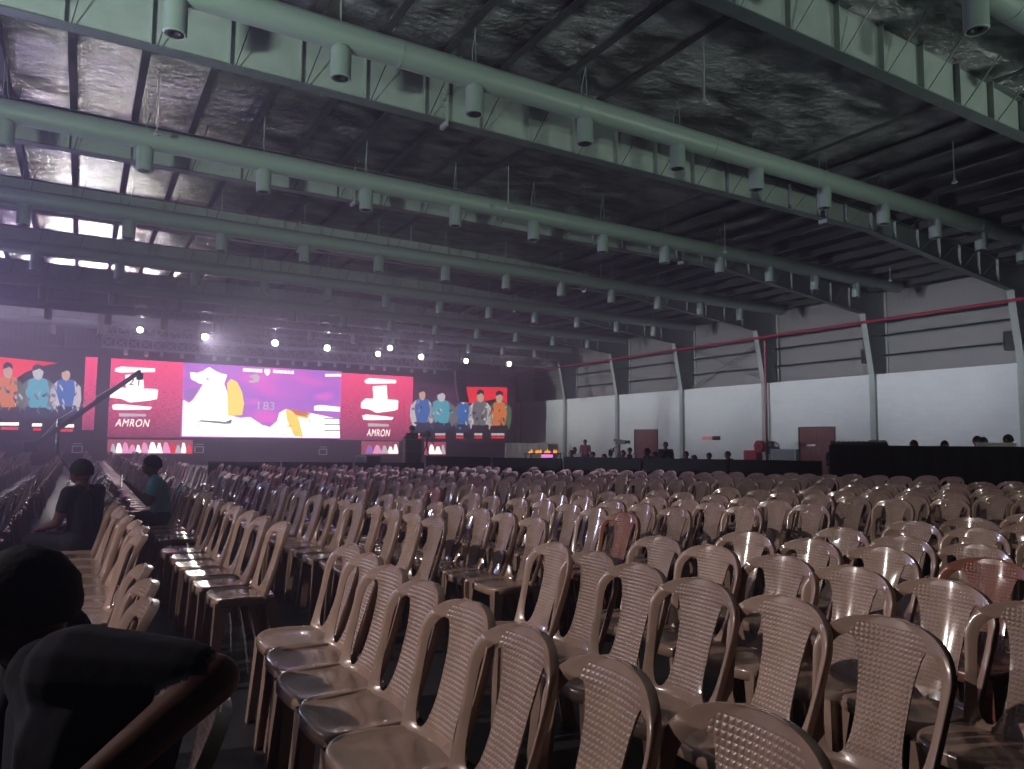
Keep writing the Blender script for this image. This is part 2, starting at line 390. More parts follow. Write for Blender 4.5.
# ------------------------------------------------------------------ stage
YS = 45.0
boxobj('stage_platform', (-8.5, 27.2, 43.5, 52, 0, 1.30), M['black'], 'low black stage platform below the LED screens', None, 'stage')
def led_red(name, top, bot, s, seed=0):
    m, nt, b = newmat(name); b.inputs['Base Color'].default_value = (.02, .005, .01, 1)
    tc = N(nt, 'ShaderNodeTexCoord'); mp = N(nt, 'ShaderNodeMapping'); mp.inputs['Scale'].default_value = (2.6, 1, 13); mp.inputs['Location'].default_value = (seed, 0, 0)
    nt.links.new(tc.outputs['Object'], mp.inputs[0])
    n = N(nt, 'ShaderNodeTexNoise'); n.inputs['Scale'].default_value = 1.6; n.inputs['Detail'].default_value = 8; n.inputs['Roughness'].default_value = .8
    nt.links.new(mp.outputs[0], n.inputs[0])
    sx = N(nt, 'ShaderNodeSeparateXYZ'); nt.links.new(tc.outputs['Object'], sx.inputs[0])
    g = N(nt, 'ShaderNodeMapRange'); g.inputs[1].default_value = 1.5; g.inputs[2].default_value = 5.6; nt.links.new(sx.outputs['Z'], g.inputs[0])
    mx = N(nt, 'ShaderNodeMix', data_type='RGBA'); mx.inputs[6].default_value = (*bot, 1); mx.inputs[7].default_value = (*top, 1); nt.links.new(g.outputs[0], mx.inputs[0])
    r = N(nt, 'ShaderNodeValToRGB'); r.color_ramp.elements[0].position = .40; r.color_ramp.elements[1].position = .66
    r.color_ramp.elements[0].color = (.30, .2, .25, 1); r.color_ramp.elements[1].color = (1.6, 4.5, 2.4, 1)
    nt.links.new(n.outputs[0], r.inputs[0])
    mu = N(nt, 'ShaderNodeMix', data_type='RGBA', blend_type='MULTIPLY'); mu.inputs[0].default_value = 1
    nt.links.new(mx.outputs[2], mu.inputs[6]); nt.links.new(r.outputs[0], mu.inputs[7]); nt.links.new(mu.outputs[2], b.inputs['Emission Color'])
    b.inputs['Emission Strength'].default_value = s
    return m
def led_grad(name, stops, s):
    m, nt, b = newmat(name); b.inputs['Base Color'].default_value = (.01, .01, .01, 1)
    tc = N(nt, 'ShaderNodeTexCoord'); mp = N(nt, 'ShaderNodeMapping'); mp.inputs['Scale'].default_value = (.16, 1, .3)
    nt.links.new(tc.outputs['Object'], mp.inputs[0])
    n = N(nt, 'ShaderNodeTexNoise'); n.inputs['Scale'].default_value = 2.2; n.inputs['Detail'].default_value = 1.5; nt.links.new(mp.outputs[0], n.inputs[0])
    r = N(nt, 'ShaderNodeValToRGB')
    for k, (p, c) in enumerate(stops):
        e = r.color_ramp.elements[k] if k < 2 else r.color_ramp.elements.new(p)
        e.position = p; e.color = (*c, 1)
    nt.links.new(n.outputs[0], r.inputs[0]); nt.links.new(r.outputs[0], b.inputs['Emission Color']); b.inputs['Emission Strength'].default_value = s
    return m
LS = 1.0
M['led_red'] = led_red('led_red_wall', (.88, .02, .15), (.20, .012, .07), 1.9*LS)
M['led_dark'] = plain('led_off_background', (.012, .006, .010), .4)
M['led_main'] = led_grad('led_violet', [(.3, (.95, .12, .75)), (.48, (.55, .13, .75)), (.62, (.42, .13, .75)), (.72, (.8, .15, .8))], 1.3*LS)
E_ = {}
for k, c, s in [('white', (1, .93, 1), 1.9), ('softwhite', (.75, .66, .85), .9), ('yellow', (1, .72, .12), 1.3), ('orange', (.85, .22, .05), .9), ('red', (.85, .015, .03), 1.3), ('blue', (.04, .2, .75), .75),
                ('cyan', (.1, .45, .7), .9), ('skin', (.85, .5, .45), .8), ('navy', (.02, .05, .16), .4), ('grey', (.28, .26, .34), .6), ('green', (.14, .25, .16), .5), ('pink', (.95, .35, .75), 1.2), ('lilac', (.45, .2, .75), .9), ('darkc', (.03, .015, .03), .3)]:
    E_[k] = emit('led_'+k, c, s*LS)

def panel(parent, x0, x1, z0, z1, mat, name='led_panel', Y=YS, dep=.12):
    m = MB(); m.box(x0, x1, Y, Y+dep, z0, z1); return m.build(name, mat, parent)
def poly(parent, name, pts, mat, Y=YS, off=.02, world=False):      # flat artwork on the screen surface
    P = [at(x, y, Y=Y) for x, y in pts] if not world else [Vector((x, Y, z)) for x, z in pts]
    m = MB(); n = len(P)
    m.add([(p.x, Y-off, p.z) for p in P]+[(p.x, Y-off+.008, p.z) for p in P], [tuple(range(n)), tuple(range(n, 2*n))[::-1]]+[(i, i+n, (i+1) % n+n, (i+1) % n) for i in range(n)])
    return m.build(name, mat, parent)
def blob(cx, cy, rx, ry, n=14, wob=0, seed=0):
    rnd = random.Random(seed)
    return [(cx+rx*math.cos(2*PI*k/n)*(1+rnd.uniform(-wob, wob)), cy+ry*math.sin(2*PI*k/n)*(1+rnd.uniform(-wob, wob))) for k in range(n)]
def rect(x0, y0, x1, y1): return [(x0, y0), (x1, y0), (x1, y1), (x0, y1)]
def text(parent, s, px, py, hpx, mat, Y=YS, shear=0, xs=1., off=.06, name='lettering'):
    cu = bpy.data.curves.new(name, 'FONT'); cu.body = s; P = at(px, py, Y=Y); Q = at(px, py-hpx, Y=Y)
    cu.size = (Q.z-P.z)/.7; cu.extrude = .004; cu.offset = .0; cu.space_character = 1.12; cu.shear = shear; cu.align_x = 'CENTER'
    cu.materials.append(mat); o = bpy.data.objects.new(name, cu); COL.objects.link(o)
    o.rotation_euler = (PI/2, 0, 0); o.location = (P.x, Y-off, P.z); o.scale.x = xs
    bpy.context.view_layer.update()
    me = bpy.data.meshes.new_from_object(o.evaluated_get(bpy.context.evaluated_depsgraph_get()))
    o2 = bpy.data.objects.new(name, me); COL.objects.link(o2); o2.location = o.location; o2.rotation_euler = o.rotation_euler; o2.scale = o.scale
    bpy.data.objects.remove(o)
    if parent: o2.parent = parent
    return o2

def screen(name, x0, x1, z0, z1, mat, label):
    r = empty(name, (0, 0, 0), 0, label, 'LED screen')
    panel(r, x0, x1, z0, z1, mat)
    m = MB(); m.box(x0, x1, YS+.121, YS+.25, z0, z1)
    m.build('cabinet_back', M['dark_plastic'], r)
    return r
# left outer screen
sL = screen('led_screen', -11.8, .08, 1.72, 5.46, M['led_dark'], 'left outer LED screen with red wedge and three figures')
poly(sL, 'red_wedge', [(-140, 350), (0, 357), (58, 363), (42, 366), (26, 372), (14, 380), (0, 394), (-60, 398), (-140, 396)], E_['red'])
def figure(parent, cx, top, bot, w, head, body, arm, low, seed=0):
    """plain generic player portrait: head, shoulders, folded arms, trousers, broken up by folds and highlights"""
    rnd = random.Random(seed); h = bot-top; w *= 1.12
    hy = top+h*.13; j = lambda v, q=.03: v+w*rnd.uniform(-q, q)
    poly(parent, 'portrait_arms', [(j(cx-w*.5), top+h*.40), (cx-w*.30, top+h*.27), (cx+w*.30, top+h*.27), (j(cx+w*.5), top+h*.40), (j(cx+w*.54), top+h*.66), (j(cx+w*.42), top+h*.9), (cx+w*.1, top+h*.8), (j(cx-w*.38), top+h*.9), (j(cx-w*.54), top+h*.66)], arm, off=.025)
    poly(parent, 'portrait_body', [(j(cx-w*.26), top+h*.26), (cx-w*.08, top+h*.22), (cx+w*.08, top+h*.22), (j(cx+w*.26), top+h*.26), (j(cx+w*.33), top+h*.5), (j(cx+w*.23), top+h*.8), (j(cx-w*.23), top+h*.8), (j(cx-w*.33), top+h*.5)], body, off=.035)
    poly(parent, 'portrait_trousers', [(cx-w*.34, top+h*.78), (cx+w*.34, top+h*.78), (cx+w*.42, bot), (cx-w*.42, bot)], low, off=.03)
    poly(parent, 'portrait_head', blob(cx, hy, w*.15, h*.14, 14, .06, seed), head, off=.045)
    poly(parent, 'portrait_hair', [(cx-w*.16, hy-h*.03), (cx-w*.15, hy-h*.12), (cx-w*.03, hy-h*.17), (cx+w*.14, hy-h*.13), (cx+w*.16, hy-h*.02), (cx+w*.05, hy-h*.08)], E_['darkc'], off=.055)
    for k in range(15):
        a = cx+rnd.uniform(-.46, .42)*w; y_ = top+h*rnd.uniform(.3, .86); dx = rnd.uniform(.03, .13)*w; dy = rnd.uniform(-.10, .10)*h
        poly(parent, 'portrait_fold', [(a, y_), (a+dx, y_+dy), (a+dx*.8, y_+dy+h*.06), (a-dx*.2, y_+h*.045)], rnd.choice([E_['softwhite'], E_['grey'], arm, body, E_['darkc'], low]), off=.041+.001*k)
figure(sL, 8, 364, 418, 28, E_['skin'], E_['orange'], E_['green'], E_['darkc'], 1)
figure(sL, 38, 366, 418, 32, E_['softwhite'], E_['cyan'], E_['grey'], E_['navy'], 2)
figure(sL, 66, 368, 416, 26, E_['skin'], E_['blue'], E_['softwhite'], E_['navy'], 3)
for a, b, y in [(0, 19, 424), (32, 42, 425), (56, 74, 426)]:
    poly(sL, 'name_bar', rect(a, y-1.6, b, y+1.4), E_['white'], off=.05); poly(sL, 'name_underline', rect(a+1, y+3, b-1, y+5.6), E_['red'], off=.05)
# slim strip
s0 = screen('led_screen', .06, .62, 1.84, 5.76, M['led_red'], 'slim red LED strip between outer screen and red title screen')
s0.name = 'led_strip_screen'
def title_screen(name, x0, x1, z0, z1, cx, dy, label, two):
    r = screen(name, x0, x1, z0, z1, M['led_red'], label)
    W = E_['white']; S = 1 if two else .78
    y = lambda v: v+dy
    X = lambda v: cx+(v-132)*S
    Yv = lambda v: (v-400)*(.97 if not two else 1)+400+dy
    tops = [(115, 368.5), (121, 366.5), (155, 368.5), (155, 372), (120, 372.5), (115, 371.5)]
    poly(r, 'title_line', [(X(a), Yv(b)) for a, b in tops], W)
    poly(r, 'title_number_plate', [(X(a), Yv(b)) for a, b in [(125, 375), (143, 374), (144, 388), (126, 388)]], W, off=.02)
    if two: text(r, '21', X(135), Yv(385.5), 8, E_['darkc'], off=.04)
    poly(r, 'title_band', [(X(a), Yv(b)) for a, b in [(110, 392), (116, 387.5), (155, 389), (158, 390), (157, 399), (150, 400.5), (130, 402.5), (122, 399), (110, 397.5)]], W, off=.03)
    poly(r, 'partner_line', [(X(a), Yv(b)) for a, b in [(112, 405), (118, 404), (152, 407), (150, 409.5), (122, 410), (113, 409.5)]], W)
    poly(r, 'partner_underline', [(X(a), Yv(b)) for a, b in [(119, 413), (146, 414), (146, 416.5), (119, 416.5)]], E_['softwhite'])
    text(r, 'AMRON', X(132), Yv(426.5), 7.5 if two else 7, W, shear=.25, xs=.72 if two else .62, off=.03)
    return r
title_screen('led_screen', 1.27, 4.88, 1.46, 5.76, 132, 0, 'red glittering LED title screen left of the main screen', True)
title_screen('led_screen', 14.12, 19.0, 1.43, 5.68, 378, 10.5, 'red glittering LED title screen right of the main screen', False)
# main screen
sM = screen('main_led_screen', 4.9, 14.1, 1.5, 5.76, M['led_main'], 'large central LED screen glowing violet and white')
poly(sM, 'white_cloud_left', [(183, 400), (189, 403), (193, 400), (199, 391), (203, 384), (198, 383), (191, 379), (190, 372), (197, 373), (203, 371), (209, 367), (217, 372), (227, 375), (224, 384), (227, 392), (229, 415), (240, 418), (250, 417), (262, 425), (270, 427), (277, 421), (279, 413), (286, 409), (293, 411), (305, 412), (320, 415), (339, 419), (340, 438), (182, 436)], E_['white'], off=.02)
poly(sM, 'yellow_oval', [(227, 383), (231, 379), (237, 382), (242, 392), (244, 404), (242, 415), (228, 416)], E_['yellow'], off=.03)
poly(sM, 'orange_streak', [(285, 409), (293, 411), (309, 415), (308, 419), (298, 417), (303, 437), (294, 436), (287, 420)], E_['yellow'], off=.03)
poly(sM, 'orange_streak', [(289, 409), (308, 412), (307, 417), (296, 415)], E_['orange'], off=.04)
poly(sM, 'lilac_patch', [(184, 390), (199, 386), (198, 391), (190, 401), (184, 398)], E_['lilac'], off=.03)
rnd = random.Random(11)
for k in range(9):
    a, y_ = rnd.uniform(192, 222), rnd.uniform(371, 384); poly(sM, 'grey_fleck', [(a, y_), (a+rnd.uniform(1, 3), y_+rnd.uniform(-1, 1)), (a+1.5, y_+1.6)], E_['lilac'], off=.031)
for k in range(12):
    a, y_ = rnd.uniform(186, 280), rnd.uniform(420, 434); poly(sM, 'pale_streak', [(a, y_), (a+rnd.uniform(4, 12), y_+.4), (a+3, y_+1.1)], E_['softwhite'], off=.032)
for k in range(10):
    a, y_ = rnd.uniform(286, 318), rnd.uniform(411, 434); poly(sM, 'gold_fleck', [(a, y_), (a+rnd.uniform(1, 4), y_+rnd.uniform(-1, 2)), (a+1.5, y_+3)], E_[rnd.choice(['yellow', 'orange', 'softwhite'])], off=.045)
for k in range(6): poly(sM, 'header_block', rect(243+k*3.3, 368.2+k*.2, 245.6+k*3.3, 371.5+k*.2), E_['white'], off=.03)
for k in range(6): poly(sM, 'header_block', rect(273+k*3.6, 370+k*.2, 275.8+k*3.6, 373+k*.2), E_['white'], off=.03)
poly(sM, 'header_shield', [(264.5, 369), (270, 369.3), (270, 373), (267.3, 376), (264.5, 373)], E_['white'], off=.03)
poly(sM, 'crescent', [(249, 376), (256, 374), (260, 377), (258, 382), (250, 383), (248, 381), (254, 380)], E_['softwhite'], off=.03)
text(sM, '3', 272, 410, 8, E_['softwhite'], xs=1.1, off=.03); text(sM, '18', 262, 409.5, 8, E_['softwhite'], xs=1.1, off=.03)
poly(sM, 'caption_bar', rect(325, 374, 341, 376.5), E_['white'], off=.03)
poly(sM, 'caption_bar', [(314, 406), (320, 405), (340, 407), (340, 411.5), (314, 410.5)], E_['white'], off=.03)
for k in range(3): poly(sM, 'caption_rule', rect(324, 418+6*k, 340, 418.9+6*k), E_['grey'], off=.03)
poly(sM, 'grey_rule', [(200, 420), (225, 422), (232, 419), (231, 423.5), (225, 424), (200, 421.5)], E_['grey'], off=.035)
# right outer screen
sR = screen('led_screen', 19.02, 26.38, 1.46, 5.32, M['led_dark'], 'right outer LED screen with red field and five figures')
poly(sR, 'red_field', [(463.5, 386.8), (507, 387.6), (507, 404), (500, 398), (480, 402), (463.5, 404)], E_['red'], off=.015)
poly(sR, 'dark_violet_field', [(414, 382), (462, 386), (462, 425), (414, 424)], emit('led_dim_violet', (.10, .02, .08), .6), off=.012)
figure(sR, 422, 389, 431, 20, E_['skin'], E_['blue'], E_['softwhite'], E_['navy'], 4)
figure(sR, 441, 391, 431, 24, E_['softwhite'], E_['cyan'], E_['grey'], E_['navy'], 5)
figure(sR, 463, 394, 432, 16, E_['softwhite'], E_['blue'], E_['grey'], E_['navy'], 6)
figure(sR, 480, 391, 434, 21, E_['skin'], E_['grey'], E_['softwhite'], E_['darkc'], 7)
figure(sR, 499, 392, 434, 21, E_['skin'], E_['orange'], E_['green'], E_['darkc'], 8)
for a, b in [(415, 421), (435, 445), (456, 463), (474, 482), (491, 504)]:
    poly(sR, 'name_bar', rect(a, 433.2, b, 435.4), E_['softwhite'], off=.05); poly(sR, 'name_underline', rect(a, 436.5, b, 438.3), E_['red'], off=.05)
# dark header and gap masks around the screens
boxobj('black_backdrop', (-11.8, 27.6, 45.9, 46.0, 1.3, 6.3), M['black'], 'black cloth backdrop hanging behind the LED screens', None, 'curtain')
# front strips of the stage
def strip(x0, y0, x1, y1, label):
    a, b = at(x0, y1, Y=43.3), at(x1, y0, Y=43.3)
    r = empty('stage_front_screen', (0, 0, 0), 0, label, 'LED screen', 'LED strips on the stage front')
    panel(r, a.x, b.x, a.z, b.z, emit('led_strip_bg', (.55, .12, .22), .7), Y=43.3, dep=.15)
    rnd = random.Random(x0); cols = ['white', 'white', 'pink', 'white', 'lilac', 'softwhite', 'red']
    x = x0+3
    while x < x1-4:
        w = rnd.uniform(5, 10); w = min(w, (x1-x)*.9)
        yt = y0+2+rnd.uniform(0, 3)
        P = [(x, y1-1), (x+w*.2, yt+3), (x+w*.35, yt), (x+w*.65, yt+.5), (x+w*.8, yt+4), (x+w, y1-1)]
        poly(r, 'strip_graphic', P, E_[rnd.choice(cols)], Y=43.3, off=.02+rnd.random()*.02); x += w*.85
    return r
strip(107, 440, 193, 454, 'bright LED strip on the stage front below left title screen')
strip(362, 441.5, 399, 454.5, 'LED strip on the stage front below right title screen')
strip(425, 442, 446, 455, 'short LED strip on the stage front right of the camera riser')
for (x, y, lb) in [(77, 449, 'leftmost'), (199, 449, 'middle'), (323, 451, 'rightmost')]:
    P = at(x, y+4, Y=43.0); r = empty('stage_monitor', (P.x, 43.2, P.z), 0, 'small pale framed loudspeaker at the stage front, %s of three' % lb, 'loudspeaker', 'stage front monitors')
    m = MB(); m.box(-.24, .24, -.2, .09, 0, .5); m.build('cabinet', M['dark_plastic'], r)
    m = MB(); m.box(-.24, .24, -.23, -.2, .0, .05); m.box(-.24, .24, -.23, -.2, .32, .37); m.box(-.24, -.19, -.23, -.2, 0, .37); m.box(.19, .24, -.23, -.2, 0, .37); m.box(-.2, .2, -.23, -.2, .46, .5)
    m.build('front_frame', M['white'], r)

# ------------------------------------------------------------------ trusses and stage lights
def truss(name, a, b, w, label, step=.6):
    a, b = Vector(a), Vector(b); L = (b-a).length; r = empty(name, a, 0, label, 'truss', 'lighting trusses over the stage')
    d = (b-a)/L; up = Vector((0, 0, 1)) if abs(d.z) < .9 else Vector((0, 1, 0)); s = d.cross(up).normalized()
    ch = MB(); lt = MB(); n = max(2, int(L/step))
    C = [(i*w/2, j*w/2) for i, j in ((-1, -1), (1, -1), (1, 1), (-1, 1))]
    for (i, j) in C: ch.tube([s*i+up*j, d*L+s*i+up*j], .035, 6)
    for k in range(n):
        t0, t1 = d*(L*k/n), d*(L*(k+1)/n)
        for q in range(4):
            i0, j0 = C[q]; i1, j1 = C[(q+1) % 4]
            lt.tube([t0+s*i0+up*j0, t1+s*i1+up*j1], .018, 4, caps=False)
            lt.tube([t0+s*i0+up*j0, t0+s*i1+up*j1], .016, 4, caps=False)
    smart(ch.build('chords', M['truss'], r)); lt.build('lacing', M['truss'], r)
    return r
truss('lighting_truss', (.8, 42.6, 7.1), (21.5, 42.6, 7.1), .7, 'long front lighting truss carrying bright spotlights over the stage')
truss('lighting_truss', (.8, 44.6, 6.6), (21.5, 44.6, 6.6), .6, 'lower rear truss just above the main LED screen')
truss('lighting_truss', (2.0, 39.6, 7.65), (19.5, 39.6, 7.65), .5, 'highest truss nearest the seats above the stage front')
truss('lighting_truss', (19.8, 42.2, 6.9), (28.7, 42.2, 6.9), .55, 'short truss above the right outer LED screen')
truss('lighting_truss', (.8, 41.1, 7.4), (.8, 46.0, 7.4), .5, 'short side truss at left end of the stage rig')
# hoist chains
# spotlights
SPOTS = [(140, 330, .55), (205, 337, 1), (275, 343, 1.), (327, 348, 1.), (378, 354, .7), (390, 348, .5), (421, 357, .9), (466, 361, .7), (509, 364, .9)]
lens_white = emit('spot_lens', (1, .93, .78), 20)
spots_txt = ['dim spotlight at left end of the truss', 'bright spotlight above gap beside the main screen', 'bright spotlight above centre of the main screen', 'bright spotlight above right edge of the main screen',
             'lower of the paired spotlights above right title screen', 'upper small one of the paired spotlights', 'spotlight above right edge of the right title screen', 'spotlight above the hanging loudspeaker column', 'rightmost spotlight at end of the short truss']
for j, (x, y, s) in enumerate(SPOTS):
    Yp = 42.1 if j != 5 else 39.2
    P = at(x, y, Y=Yp); r = empty('spotlight', P, 0, spots_txt[j], 'spotlight', 'stage spotlights on the trusses')
    w = .12+.05*s
    m = MB(); m.box(-w-.03, w+.03, .03, .35, -w-.02, w+.02); m.build('lamp_housing', M['dark_plastic'], r)
    m = MB(); m.lathe([(0, 0), (w*.9, 0), (w, -.03)], n=20)
    for v in range(len(m.v)): X, Y_, Z = m.v[v]; m.v[v] = (X, Z, Y_)
    m.build('lens', lens_white, r)
    m = MB(); m.beam((-w-.05, .18, 0), (-w-.05, .18, w+.12), .03); m.beam((w+.05, .18, 0), (w+.05, .18, w+.12), .03); m.beam((-w-.06, .18, w+.12), (w+.06, .18, w+.12), .03)
    m.build('yoke', M['dark_plastic'], r)
    li = bpy.data.lights.new('spot_beam', 'SPOT'); li.energy = 95*s; li.spot_size = math.radians(95); li.spot_blend = .8; li.shadow_soft_size = .05; li.color = (.80, .74, 1)
    lo = bpy.data.objects.new('spot_beam', li); COL.objects.link(lo); lo.location = (P.x, P.y-.1, P.z)
    tgt = Vector((6, 6, 1)); lo.rotation_euler = (tgt-lo.location).to_track_quat('-Z', 'Y').to_euler()
# small unlit fixtures along the trusses
rnd = random.Random(3)
fx = MB(); fx.box(-.09, .09, -.11, .11, -.12, .12); fx.tube([(0, -.12, -.02), (0, -.2, -.06)], .07, 8); fx.tube([(0, .1, .1), (0, .12, .30)], .02, 5)
fx_me = fx.mesh('par_can', M['truss'])
for k in range(22):
    x = 2.0+k*.87+rnd.uniform(-.15, .15)
    o = bpy.data.objects.new('par_can', fx_me); COL.objects.link(o); o.location = (x, 44.2, 6.04+rnd.uniform(-.03, .03)); o.rotation_euler = (rnd.uniform(-.5, .2), 0, rnd.uniform(-.4, .4))
    tag(o, 'small unlit stage lamp under the rear truss above the LED screens', 'stage lamp', 'unlit lamps under the rear truss')
# line array
r = empty('line_array', at(459.5, 372, Y=40), 0, 'black hanging loudspeaker column in front of the right outer LED screen', 'loudspeaker')
z = 0
for k in range(9):
    m = MB(); h = .2; dx = .008*k*k
    m.add([(-.33, -.2-dx, z), (.33, -.2-dx, z), (.25, .25-dx, z-.02), (-.25, .25-dx, z-.02), (-.33, -.2-dx+.0, z-h), (.33, -.2-dx, z-h), (.25, .25-dx, z-h+.02), (-.25, .25-dx, z-h+.02)],
          [(0, 1, 2, 3), (7, 6, 5, 4), (0, 4, 5, 1), (1, 5, 6, 2), (2, 6, 7, 3), (3, 7, 4, 0)])
    m.build('array_cabinet', M['dark_plastic'], r); z -= h+.012
m = MB(); m.tube([(0, 0, 0), (0, 0, 1.55)], .03, 6); m.box(-.3, .3, -.2, .3, 0, .05); m.build('rigging_bar', M['dark_plastic'], r)
LA = r

# camera crane
c0 = at(58, 429, Y=30); c1 = at(140, 371.5, Y=30)
r = empty('camera_crane', (c0.x, c0.y, 0), 0, 'dark camera crane boom slanting across the red LED screens', 'camera crane')
m = MB(); t = c1-Vector((c0.x, c0.y, 0)); e = Vector((0, 0, c0.z)); dv = (t-e).normalized()
m.beam(e-dv*1.0, t, .13, .16); m.build('boom', M['dark_plastic'], r)
m = MB(); m.tube([e+Vector((0, 0, .35)), e+dv*2.5+Vector((0, 0, .1))], .015, 5); m.tube([e+Vector((0, 0, .35)), e-dv*.9], .015, 5); m.build('stay_cable', M['wire'], r)
m = MB(); m.tube([(0, 0, .9), (0, 0, c0.z+.35)], .07, 10)
for k in range(3):
    w = 2*PI*k/3+.4; m.tube([(0, 0, 1.0), (.6*math.cos(w), .6*math.sin(w), .02)], .03, 6)
m.build('tripod_stand', M['dark_plastic'], r)
q = e-dv*1.0; m = MB(); m.box(q.x-.2, q.x+.2, q.y-.15, q.y+.15, q.z-.15, q.z+.2); m.build('counterweight', M['dark_plastic'], r)
m = MB(); m.box(t.x-.1, t.x+.1, t.y-.3, t.y+.2, t.z-.3, t.z-.08); m.tube([(t.x, t.y-.3, t.z-.19), (t.x, t.y-.42, t.z-.19)], .06, 8); m.beam((t.x, t.y, t.z-.1), (t.x, t.y, t.z+.05), .06); m.build('crane_camera', M['dark_plastic'], r)

# white barrier panels at right of the stage, glowing stall
a, b = at(505.5, 455.5, Y=42), at(548, 442, Y=42)
r = empty('white_hoarding', ((a.x+b.x)/2, 42, 0), 0, 'white panelled hoarding right of the stage below the wall', 'hoarding')
w = (b.x-a.x)/2
for k in range(8):
    m = MB(); u0 = -w+2*w*k/8+.015; u1 = -w+2*w*(k+1)/8-.015
    m.box(u0, u1, -.02, .02, .05, 1.33); m.build('hoarding_panel', M['white'], r)
m = MB(); m.box(-w, w, .03, .06, .6, .64); m.box(-w, w, .03, .06, 1.25, 1.29)
for k in range(9): m.box(-w+2*w*k/8-.02, -w+2*w*k/8+.02, .03, .07, 0, 1.33)
m.build('hoarding_frame', M['wire'], r)
P = at(543, 456, Y=36)
r = empty('stall_table', (P.x, 36, 0), 0, 'low dark table with glowing magenta front right of the white hoarding', 'table')
m = MB(); m.box(-1.1, 1.1, -.35, .35, .70, .75); m.build('tabletop', M['black'], r)
for sx in (-1, 1):
    for sy in (-1, 1): m = MB(); m.box(sx*1.03-.03, sx*1.03+.03, sy*.3-.03, sy*.3+.03, 0, .7); m.build('leg', M['dark_plastic'], r)
m = MB(); m.box(-.35, .45, -.37, -.352, .5, .68); m.build('light_strip', emit('magenta_light', (.8, .2, .9), 1.6), r)
lm = MB(); lm.lathe([(0, .0), (.07, .0), (.10, .08), (.08, .2), (.03, .3), (0, .33)], n=10); fl_me = lm.mesh('orange_lamp', emit('orange_lamp', (1, .35, .08), 1.5), True)
for k in range(10):
    o = bpy.data.objects.new('orange_lamp', fl_me); COL.objects.link(o); o.location = (P.x-.95+k*.21, 36+.1*math.sin(k*2.1), .752); o.scale = (.7, .7, .35+.4*abs(math.sin(k*1.3)))
    tag(o, 'small glowing orange lamp standing on the dark stall table', 'lamp', 'orange lamps on the stall table')

# ------------------------------------------------------------------ chairs
def chair_back(detail=1, mats=('tan', 'tan_w')):
    m = MB()
    Z0, ZT = .415, .868
    if detail: V = [0, .04, .06, .075, .10, .15, .22, .30, .38, .46, .54, .61, .67, .72, .76, .80, .825, .84, .855, .885, .915, .94, .96, .975, .987, .996, 1.0]
    else: V = [0, .07, .3, .55, .74, .84, .92, .97, 1.0]
    a0, a1 = (.07, .84)
    rows = []
    for v in V:
        vk = .69
        if v < vk: W = .188+.034*(v/vk)**1.2
        else: W = .222*max(0, 1-((v-vk)/(1-vk))**2.4)**(1/2.4)
        z = Z0+(ZT-Z0)*v; d = .130+.138*v+.010*math.sin(PI*v)
        if a0 <= v <= a1:
            t = (2*(v-a0)/(a1-a0)-1); g = .225*max(0, 1-abs(t)**3.2)**.5
        else: g = 0
        c = .615+.04*max(0, v-.3)**1.2
        if detail: fr = [1.0, 1.0, .985, (1+c+g)/2, c+g, c-g, (c-g)*.66, (c-g)*.33, 0]
        else: fr = [1.0, c+g, c-g, 0]
        pts = []
        for k, f in enumerate(fr):
            s = f*W; dd = d-1.1*s*s
            if detail:
                if k == 0: dd += .026; s *= 1.0
                if k == 2 or k == 3: dd -= .004
                if k in (4, 5) and g > 0: dd += .006
            pts.append((dd, s, z-(.006 if detail and k == 0 else 0)))
        rows.append((pts, g, v))
    n = len(rows[0][0]); gapk = 4 if detail else 1
    full = []
    for pts, g, v in rows: full.append([(x, -s, z) for (x, s, z) in pts[::1]] + [(x, s, z) for (x, s, z) in pts[:-1][::-1]])
    nc = 2*n-1; vs = [p for r_ in full for p in r_]; fs = []; mi = []
    for i in range(len(rows)-1):
        op = (V[i] >= a0-1e-6 and V[i+1] <= a1+1e-6)
        for k in range(nc-1):
            kk = k if k < n-1 else nc-2-k
            if op and kk == gapk: continue
            fs.append((i*nc+k, i*nc+k+1, (i+1)*nc+k+1, (i+1)*nc+k)); mi.append(1 if (kk > gapk and V[i] > .09 and V[i] < .93) else 0)
    m.add(vs, fs); m.mi = mi
    me = m.mesh('backrest', [M[x] for x in mats], True, weld=True)
    return me
def solidify(me, t, bev=False):
    bm = bmesh.new(); bm.from_mesh(me)
    bmesh.ops.dissolve_degenerate(bm, edges=bm.edges, dist=1e-5)
    bmesh.ops.recalc_face_normals(bm, faces=bm.faces)
    bm.normal_update()
    nv = {v: v.normal.copy() for v in bm.verts}
    old = list(bm.faces); cp = {v: bm.verts.new(v.co - nv[v]*t) for v in list(bm.verts)}
    edges = [e for e in bm.edges if len(e.link_faces) == 1]
    for f in old:
        g = bm.faces.new([cp[v] for v in reversed(f.verts)]); g.material_index = f.material_index
    for e in edges:
        f = e.link_faces[0]; vs2 = [v for v in f.verts]; i = vs2.index(e.verts[0]); a, b = (e.verts[0], e.verts[1])
        if vs2[(i+1) % len(vs2)] != b: a, b = b, a
        g = bm.faces.new([b, a, cp[a], cp[b]]); g.material_index = f.material_index
    bm.normal_update()
    for f in bm.faces: f.smooth = True
    bm.to_mesh(me); bm.free()
    try: me.set_sharp_from_angle(angle=math.radians(62))
    except Exception: pass
    return me
